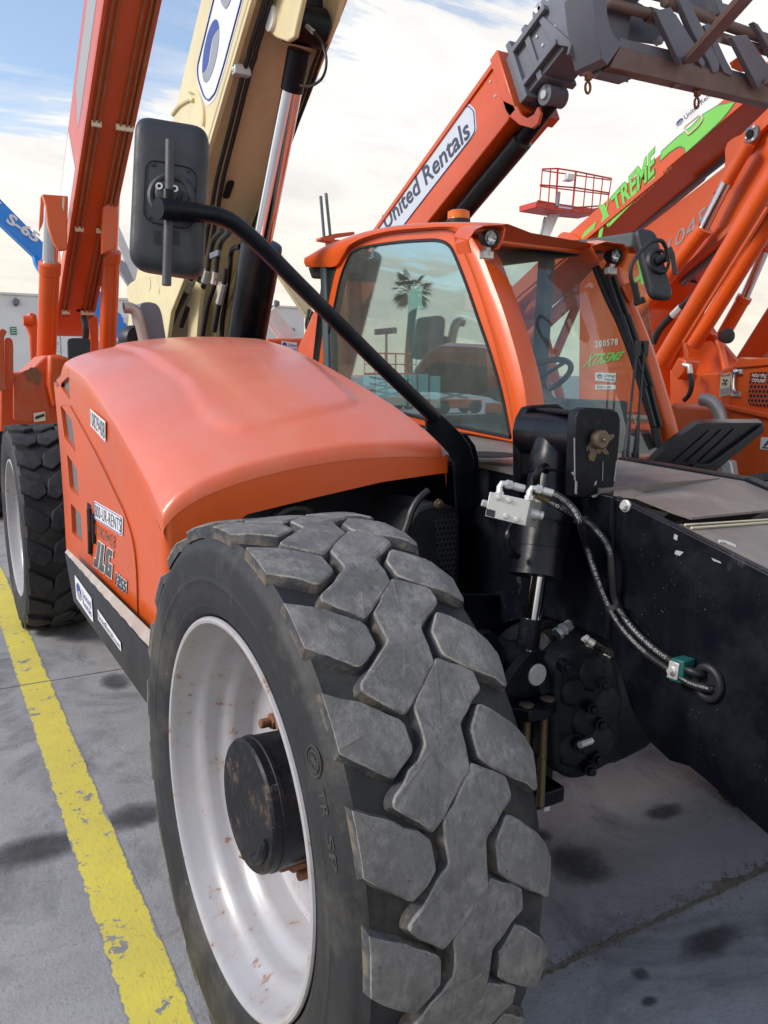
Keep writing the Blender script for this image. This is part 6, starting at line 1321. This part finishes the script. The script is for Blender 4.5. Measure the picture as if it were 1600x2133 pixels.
part('cylinder_foot', 'orange', Hh, lambda g: g.prism(hx_(((1398,770),(1412,744),(1432,752),(1426,775),(1412,792)), 4.90), (.14,0,0)), .01)
part('hose', 'hose_rubber', Hh, lambda g: g.tube(catmull(hx_(((1436,768),(1440,790),(1440,808),(1434,824),(1425,834)), 4.85), 5), .018, 10)); part('hose_fitting', 'zinc', Hh, lambda g: (g.tube(hx_(((1424,760),(1436,762),(1438,778)), 4.85), .020, 8)))
part('hose', 'hose_rubber', Hh, lambda g: g.tube(catmull(hx_(((1470,596),(1440,622),(1415,645),(1390,668),(1372,690),(1360,715)), 5.15), 5), .03, 10)); part('hose_fitting', 'zinc', Hh, lambda g: g.tube(hx_(((1420,640),(1402,658)), 5.15), .034, 8))
part('tower_plate', 'orange', Hh, lambda g: g.prism(hx_(((1335,700),(1352,660),(1400,640),(1452,640),(1490,700),(1540,760),(1540,860),(1330,860)), 5.75), (.06,0,0)), .01)
part('tower_plate', 'orange', Hh, lambda g: g.prism(hx_(((1395,770),(1440,780),(1505,775),(1510,850),(1395,850)), 5.0), (.05,0,0)), .01)
part('boss', 'orange_dirty', Hh, lambda g: g.lathe([(0,.07),(.02,.065),(.02,.03)], org=at(1388,735,X=5.72), axis=(-1,0,0), n=18, cap=True))
part('cab_rail', 'orange', Hh, lambda g: g.tube(catmull(hx_(((1470,704),(1488,704),(1500,722),(1510,760),(1516,790)), 5.6), 4), .03, 10))
part('floodlight', 'black_plastic', Hh, lambda g: g.lathe([(-.03,.05),(.03,.06),(.035,.05)], org=at(1512,700,X=5.5), axis=(-.4,-1,0), n=16, cap=True), ang=30)
# engine cover wall, nearest face X = 4.35
hw = 4.35
ew = part('engine_cover', 'orange', Hh, lambda g: g.prism(hx_(((1392,850),(1402,838),(1412,846),(1500,851),(1494,775),(1505,769),(1530,757),(1535,750),(1700,735),(1760,735),(1760,1250),(1380,1250)), hw), (1.0,0,0)), .015)
part('cover_ledge', 'orange', ew, lambda g: g.bar(at(1512,846,X=hw-.01), at(1760,900,X=hw-.01), .05, .03), .006)
part('cover_lid', 'orange', ew, lambda g: g.prism(hx_(((1527,760),(1540,744),(1560,747),(1700,738),(1700,752),(1530,768)), hw-.02), (.6,0,0)), .008)
part('grille', 'grille_mesh', ew, lambda g: g.prism(rounded(hx_(((1562,776),(1700,768),(1700,862),(1558,843)), hw-.006), .02), (.01,0,0)))
part('door_seam', 'orange_dirty', ew, lambda g: g.bar(at(1524,770,X=hw-.002), at(1520,848,X=hw-.002), .006, .012))
part('door_handle', 'chrome', ew, lambda g: g.tube(catmull(hx_(((1540,773),(1530,776),(1527,790),(1528,812),(1536,819)), hw-.03), 4), .012, 10)); part('handle_foot', 'zinc', ew, lambda g: g.box(at(1538,774,X=hw-.01), (.02,.06,.03))); part('handle_foot', 'zinc', ew, lambda g: g.box(at(1533,820,X=hw-.01), (.02,.06,.03)))
Q = hx_(((1499,826),(1520,822),(1523,776),(1502,778)), hw-.004); plate('warning_label', Q, M['label_cream'], ew); plate('warning_bar', sub(Q,.06,.86,.94,.97), M['red_print'], ew, lift=.004); lettering('warning_lettering', 'WARNING', sub(Q,.2,.88,.85,.95), M['label_white'], ew, lift=.006); plate('warning_text', sub(Q,.08,.06,.92,.34), M['light_print'], ew, lift=.004)
f_, n_ = quadmap(Q, .006); part('warning_fan', 'black_print', ew, lambda g: [g.prism([f_(.5,.6), f_(.5+.3*math.cos(a), .6+.17*math.sin(a)), f_(.5+.3*math.cos(a+.7), .6+.17*math.sin(a+.7))], n_*.001) for a in (.2,1.8,3.4,5.0)])
Q = hx_(((1566,797),(1598,800),(1598,776),(1566,775)), hw-.010); lettering('coolant_lettering', 'ADD / FILL', sub(Q,.05,.55,1.0,.85), M['white_print'], ew, lift=.004); lettering('coolant_lettering', 'COOLANT', sub(Q,.05,.1,.95,.42), M['white_print'], ew, lift=.004)
for q in (((1583,936),(1610,938),(1610,912),(1586,910)), ((1576,1006),(1612,1010),(1612,990),(1576,986))):
    Q = hx_(q, hw-.004); plate('pictogram_label', Q, M['label_white'], ew, rad=.01); f_, n_ = quadmap(Q, .004); part('pictogram', 'black_print', ew, lambda g: (g.prism([f_(.3,.3), f_(.42,.25), f_(.75,.7), f_(.65,.8)], n_*.001), g.prism([f_(.2,.12), f_(.8,.12), f_(.8,.2), f_(.2,.2)], n_*.001)))
part('exhaust_elbow', 'exhaust_steel', Hh, lambda g: g.tube(catmull(hx_(((1463,832),(1476,834),(1488,842),(1497,856),(1502,874),(1504,900),(1507,960),(1512,1010)), 4.22), 6), .040, 20)); part('heat_shield', 'zinc', Hh, lambda g: g.prism(hx_(((1500,955),(1522,960),(1530,1010),(1506,1010)), 4.15), (.06,0,0)), .01)
part('chassis', 'orange_old', Hh, lambda g: g.box((5.4, 4.4, .9), (1.9, 4.6, .7)), .05)
for y in (2.1, 5.8): simple_wheel(Hh, (4.75, y, .66), .66, .42)

# ---------------------------------------------------------------- far machines
E_ = thing('boom_lift', 'red boom lift platform with guard rails raised on a white arm against the sky', 'boom lift', (18, 24, 0)); by_ = 22.0
def yy(px, py, Y=by_): return at(px, py, Y=Y)
part('platform_deck', 'red_far', E_, lambda g: g.prism([yy(1117,419), yy(1117,432), yy(1168,440), yy(1240,447), yy(1268,440), yy(1262,428), yy(1238,434)], (0,.9,0)), .02)
rt_ = [yy(1130,352), yy(1162,351), yy(1200,357), yy(1274,372)]
for L in (((1130,352),(1162,351),(1200,357),(1274,372)), ((1125,385),(1200,391),(1270,402)), ((1120,418),(1200,432),(1262,428))): part('rail', 'red_far', E_, lambda g: g.tube([yy(*q) for q in L], .028, 6))
for L in (((1130,352),(1274,372)), ((1125,385),(1270,402))): part('rail', 'red_far', E_, lambda g: g.tube([yy(L[0][0], L[0][1]+3, 22.9), yy(L[1][0]-3, L[1][1]+3, 22.9)], .024, 6))
for a, b in (((1130,352),(1124,425)), ((1147,352),(1142,430)), ((1162,351),(1158,434)), ((1200,357),(1192,440)), ((1222,362),(1214,442)), ((1238,366),(1232,445)), ((1256,369),(1248,440)), ((1274,372),(1264,432))): part('rail_post', 'red_far', E_, lambda g: g.tube([yy(*a), yy(*b)], .035 if a[0] in (1162,1200) else .022, 6))
part('control_box', 'white_paint', E_, lambda g: g.box(yy(1184,370), (.32,.3,.22)), .03); part('control_post', 'grey_print', E_, lambda g: g.tube([yy(1163,400), yy(1160,430)], .08, 8))
Q = [yy(*q, by_-.01) for q in ((1163,432),(1193,436),(1193,427),(1163,424))]; plate('platform_label', Q, M['label_white'], E_); lettering('platform_lettering', '1-800-UR-RENTS', sub(Q,.06,.3,.94,.7), M['dark_print'], E_)
part('arm', 'white_paint', E_, lambda g: g.bar(yy(1156,440,22.6), yy(1128,505,22.8), .30, .34), .02); part('arm', 'white_paint', E_, lambda g: g.bar(yy(1130,500,22.8), at(1125,770,Y=23.4), .4, .4), .02); part('arm_link', 'grey_print', E_, lambda g: g.tube([yy(1136,452,22.4), yy(1126,490,22.4)], .05, 8))
part('base', 'red_far', E_, lambda g: g.box((18.6,24.0,.9), (2.3,3.2,.9)), .08)
for x in (17.4, 19.8): simple_wheel(E_, (x, 22.9, .45), .45, .32, lugs=12)
# tall fork uprights behind the cab roof
U = thing('fork_carriage', 'pair of thin upright forks on an orange carriage, seen small above the cab roof', 'forks', (11.0, 20.0, 0))
for a, b in (((668,408),(675,492)), ((679,402),(688,490))): part('fork', 'gunmetal', U, lambda g: g.bar(yy(*a,20), yy(*b,20), .07, .06, up=(0,1,0)), .01)
part('carriage', 'orange_far', U, lambda g: g.prism([yy(*q,20) for q in ((668,494),(700,486),(738,482),(740,488),(702,494),(690,504),(668,500))], (0,.3,0)), .02)
part('mast', 'orange_far', U, lambda g: g.bar(yy(692,500,20.2), yy(700,800,20.2), .3, .3), .02)
# tan boom slanting behind the lift cylinder, and the low orange machine there
Tn = thing('boom_lift', 'slender tan boom slanting down behind the black lift cylinder', 'boom lift', (9.0, 18.5, 0))
part('boom', 'tan', Tn, lambda g: g.bar(yy(520,470,18), yy(650,665,18), .20, .22), .02); part('boom_tube', 'tan', Tn, lambda g: g.bar(yy(545,478,18.3), yy(655,640,18.3), .1, .1), .01); part('boom_foot', 'orange_far', Tn, lambda g: g.box(yy(655,690,18), (.3,.4,.7)), .03); part('hose', 'hose_rubber', Tn, lambda g: g.tube(catmull([yy(645,645,17.9), yy(639,665,17.9), yy(639,685,17.9), yy(648,702,17.9)], 4), .04, 8)); part('hose', 'hose_rubber', Tn, lambda g: g.tube(catmull([yy(652,650,17.9), yy(646,668,17.9), yy(646,688,17.9), yy(653,702,17.9)], 4), .04, 8))
part('base', 'orange_far', Tn, lambda g: g.box((8.9,19.2,1.0), (2.2,2.2,1.4)), .08)
Lw = thing('aerial_lift', 'low orange lift with a small white rental sign, between the hood and the cab', 'lift', (6.0, 15, 0))
part('body', 'orange_far', Lw, lambda g: g.prism([yy(*q,14) for q in ((556,705),(640,704),(662,708),(662,860),(556,860))], (0,1.2,0)), .04)
Q = [yy(*q,13.99) for q in ((586,729),(619,734),(619,714),(586,710))]; plate('rental_sign', Q, M['label_white'], Lw); logo(sub(Q,.06,.1,.36,.9), Lw, lift=.006); lettering('rental_lettering', 'United', sub(Q,.42,.52,.96,.85), M['blue_print'], Lw, lift=.006); lettering('rental_lettering', 'Rentals', sub(Q,.42,.12,.96,.45), M['blue_print'], Lw, lift=.006)
Q = [yy(*q,13.99) for q in ((624,736),(638,737),(638,724),(624,723))]; plate('number_sign', Q, M['label_white'], Lw)
lettering('number_lettering', '029401', sub(Q,.06,.2,.94,.8), M['grey_print'], Lw, lift=.006)
part('rail', 'white_paint', Lw, lambda g: g.tube([yy(556,664,14.4), yy(582,702,14.4)], .05, 6)); part('rail', 'white_paint', Lw, lambda g: g.bar(yy(560,650,14.6), yy(604,704,14.6), .05, .3), .01)

def scissor(x, y, rot, col, label=None, group=None, h=1.1):
    t = thing('scissor_lift', label, 'scissor lift', (x, y, 0), group); Rm = Matrix.Translation((x, y, 0)) @ Matrix.Rotation(rot, 4, 'Z')
    W = lambda a, b, c: Rm @ V((a, b, c))
    def bx(g, c, d): g.box(W(*c), d, Rm.to_3x3())
    part('base', col, t, lambda g: bx(g, (0,0,.42), (2.3,.9,.38)), .03)
    for sx_ in (-.8, .8):
        for sy_ in (-.42, .42): part('wheel', 'tyre_dark', t, lambda g: g.lathe([(-.1,.2),(-.1,.28),(.1,.28),(.1,.2)], org=W(sx_, sy_, .28), axis=Rm.to_3x3() @ V((0,1,0)), n=18, cap=True))
    for k in range(3):
        z0 = .62+k*h/3*.9
        for s in (-1, 1): part('scissor_arm', 'grey_print', t, lambda g: g.bar(W(-.95*s, .36*s, z0), W(.95*s, .36*s, z0+h/3*.9), .05, .09), .005)
    zt = .66+h; part('platform', col, t, lambda g: bx(g, (0,0,zt), (2.4,.95,.10)), .01)
    for z_ in (.45, .95): part('rail', col, t, lambda g: g.tube([W(a*1.18, b*.45, zt+z_) for a, b in ((-1,-1),(1,-1),(1,1),(-1,1),(-1,-1))], .022, 6, cap=False))
    for a in (-1.18,-.6,0,.6,1.18):
        for b in (-.45, .45): part('rail_post', col, t, lambda g: g.tube([W(a,b,zt), W(a,b,zt+.95)], .02, 6))
    part('control_box', 'grey_print', t, lambda g: bx(g, (1.05,-.3,zt+.85), (.18,.3,.25)), .02); return t
fr = random.Random(4)
NTH = ('first','second','third','fourth','fifth')
for k in range(4): scissor(11.5+k*3.4, 27+fr.uniform(-.5,.5), fr.uniform(-.1,.1)+1.57, 'orange_far', NTH[k]+' orange scissor lift from the warehouse end in the row behind the telehandlers', 'scissor lifts in the far row', .5+fr.random()*.9)
for k in range(5): scissor(-16+fr.uniform(-1,1), 15+k*4.6, fr.uniform(-.1,.1), 'orange_far', NTH[k]+' orange scissor lift across the yard, mirrored in the cab side window', 'scissor lifts mirrored in the side window', .4+fr.random()*1.0)
# palm and floodlight pole across the yard: they show only in the cab side window
def mirror_x(p, X=CX): return V((2*X-p.x, p.y, p.z))
pc = mirror_x(at(857,606,D=46)); PT = thing('palm_tree', 'fan palm across the yard, mirrored in the cab side window', 'palm tree', (pc.x, pc.y, 0))
part('trunk', 'palm_trunk', PT, lambda g: g.tube([(pc.x+.15*math.sin(k*.5), pc.y, pc.z*k/9) for k in range(10)], [.34,.30,.27,.25,.24,.23,.23,.24,.28,.30], 12))
pr2 = random.Random(9); g = G()
for k in range(46):
    az = pr2.uniform(0, 2*math.pi); el = pr2.uniform(-.9, 1.35); ln_ = pr2.uniform(.75, 1.0); d = V((math.cos(az)*math.cos(el), math.sin(az)*math.cos(el), math.sin(el))); hub_ = V(pc)+V((0,0,.1))+d*ln_*.8
    g.tube([V(pc), hub_], .02, 5); sd = d.cross(V((0,0,1))).normalized(); up_ = sd.cross(d)
    for j in range(17):
        a = (j-8)/8*1.45; q = (d*math.cos(a)+sd*math.sin(a)); L = pr2.uniform(.62,.85)*(1-.25*abs(j-8)/8); tip = hub_+q*L+V((0,0,-.22*L)); w = d.cross(q); w = up_*.0+q.cross(up_).normalized()*.035
        g.poly([hub_, hub_+q*L*.55-w+V((0,0,-.03)), tip, hub_+q*L*.55+w+V((0,0,-.03))])
obj('crown', g, M['palm_leaf'], PT, kind='stuff', recalc=False)
lp = mirror_x(at(805,690,D=70)); LPt = thing('floodlight_pole', 'tall floodlight pole across the yard, mirrored in the cab side window', 'light pole', (lp.x, lp.y, 0))
part('pole', 'grey_print', LPt, lambda g: g.tube([(lp.x,lp.y,0), (lp.x,lp.y,lp.z)], [.16,.10], 10)); part('crossbar', 'grey_print', LPt, lambda g: g.bar((lp.x,lp.y-1.7,lp.z), (lp.x,lp.y+1.7,lp.z), .1, .12))
for k in range(6): part('floodlight', 'gunmetal', LPt, lambda g: g.box((lp.x+.1, lp.y-1.5+k*.6, lp.z+.0), (.35,.4,.5)), .03)
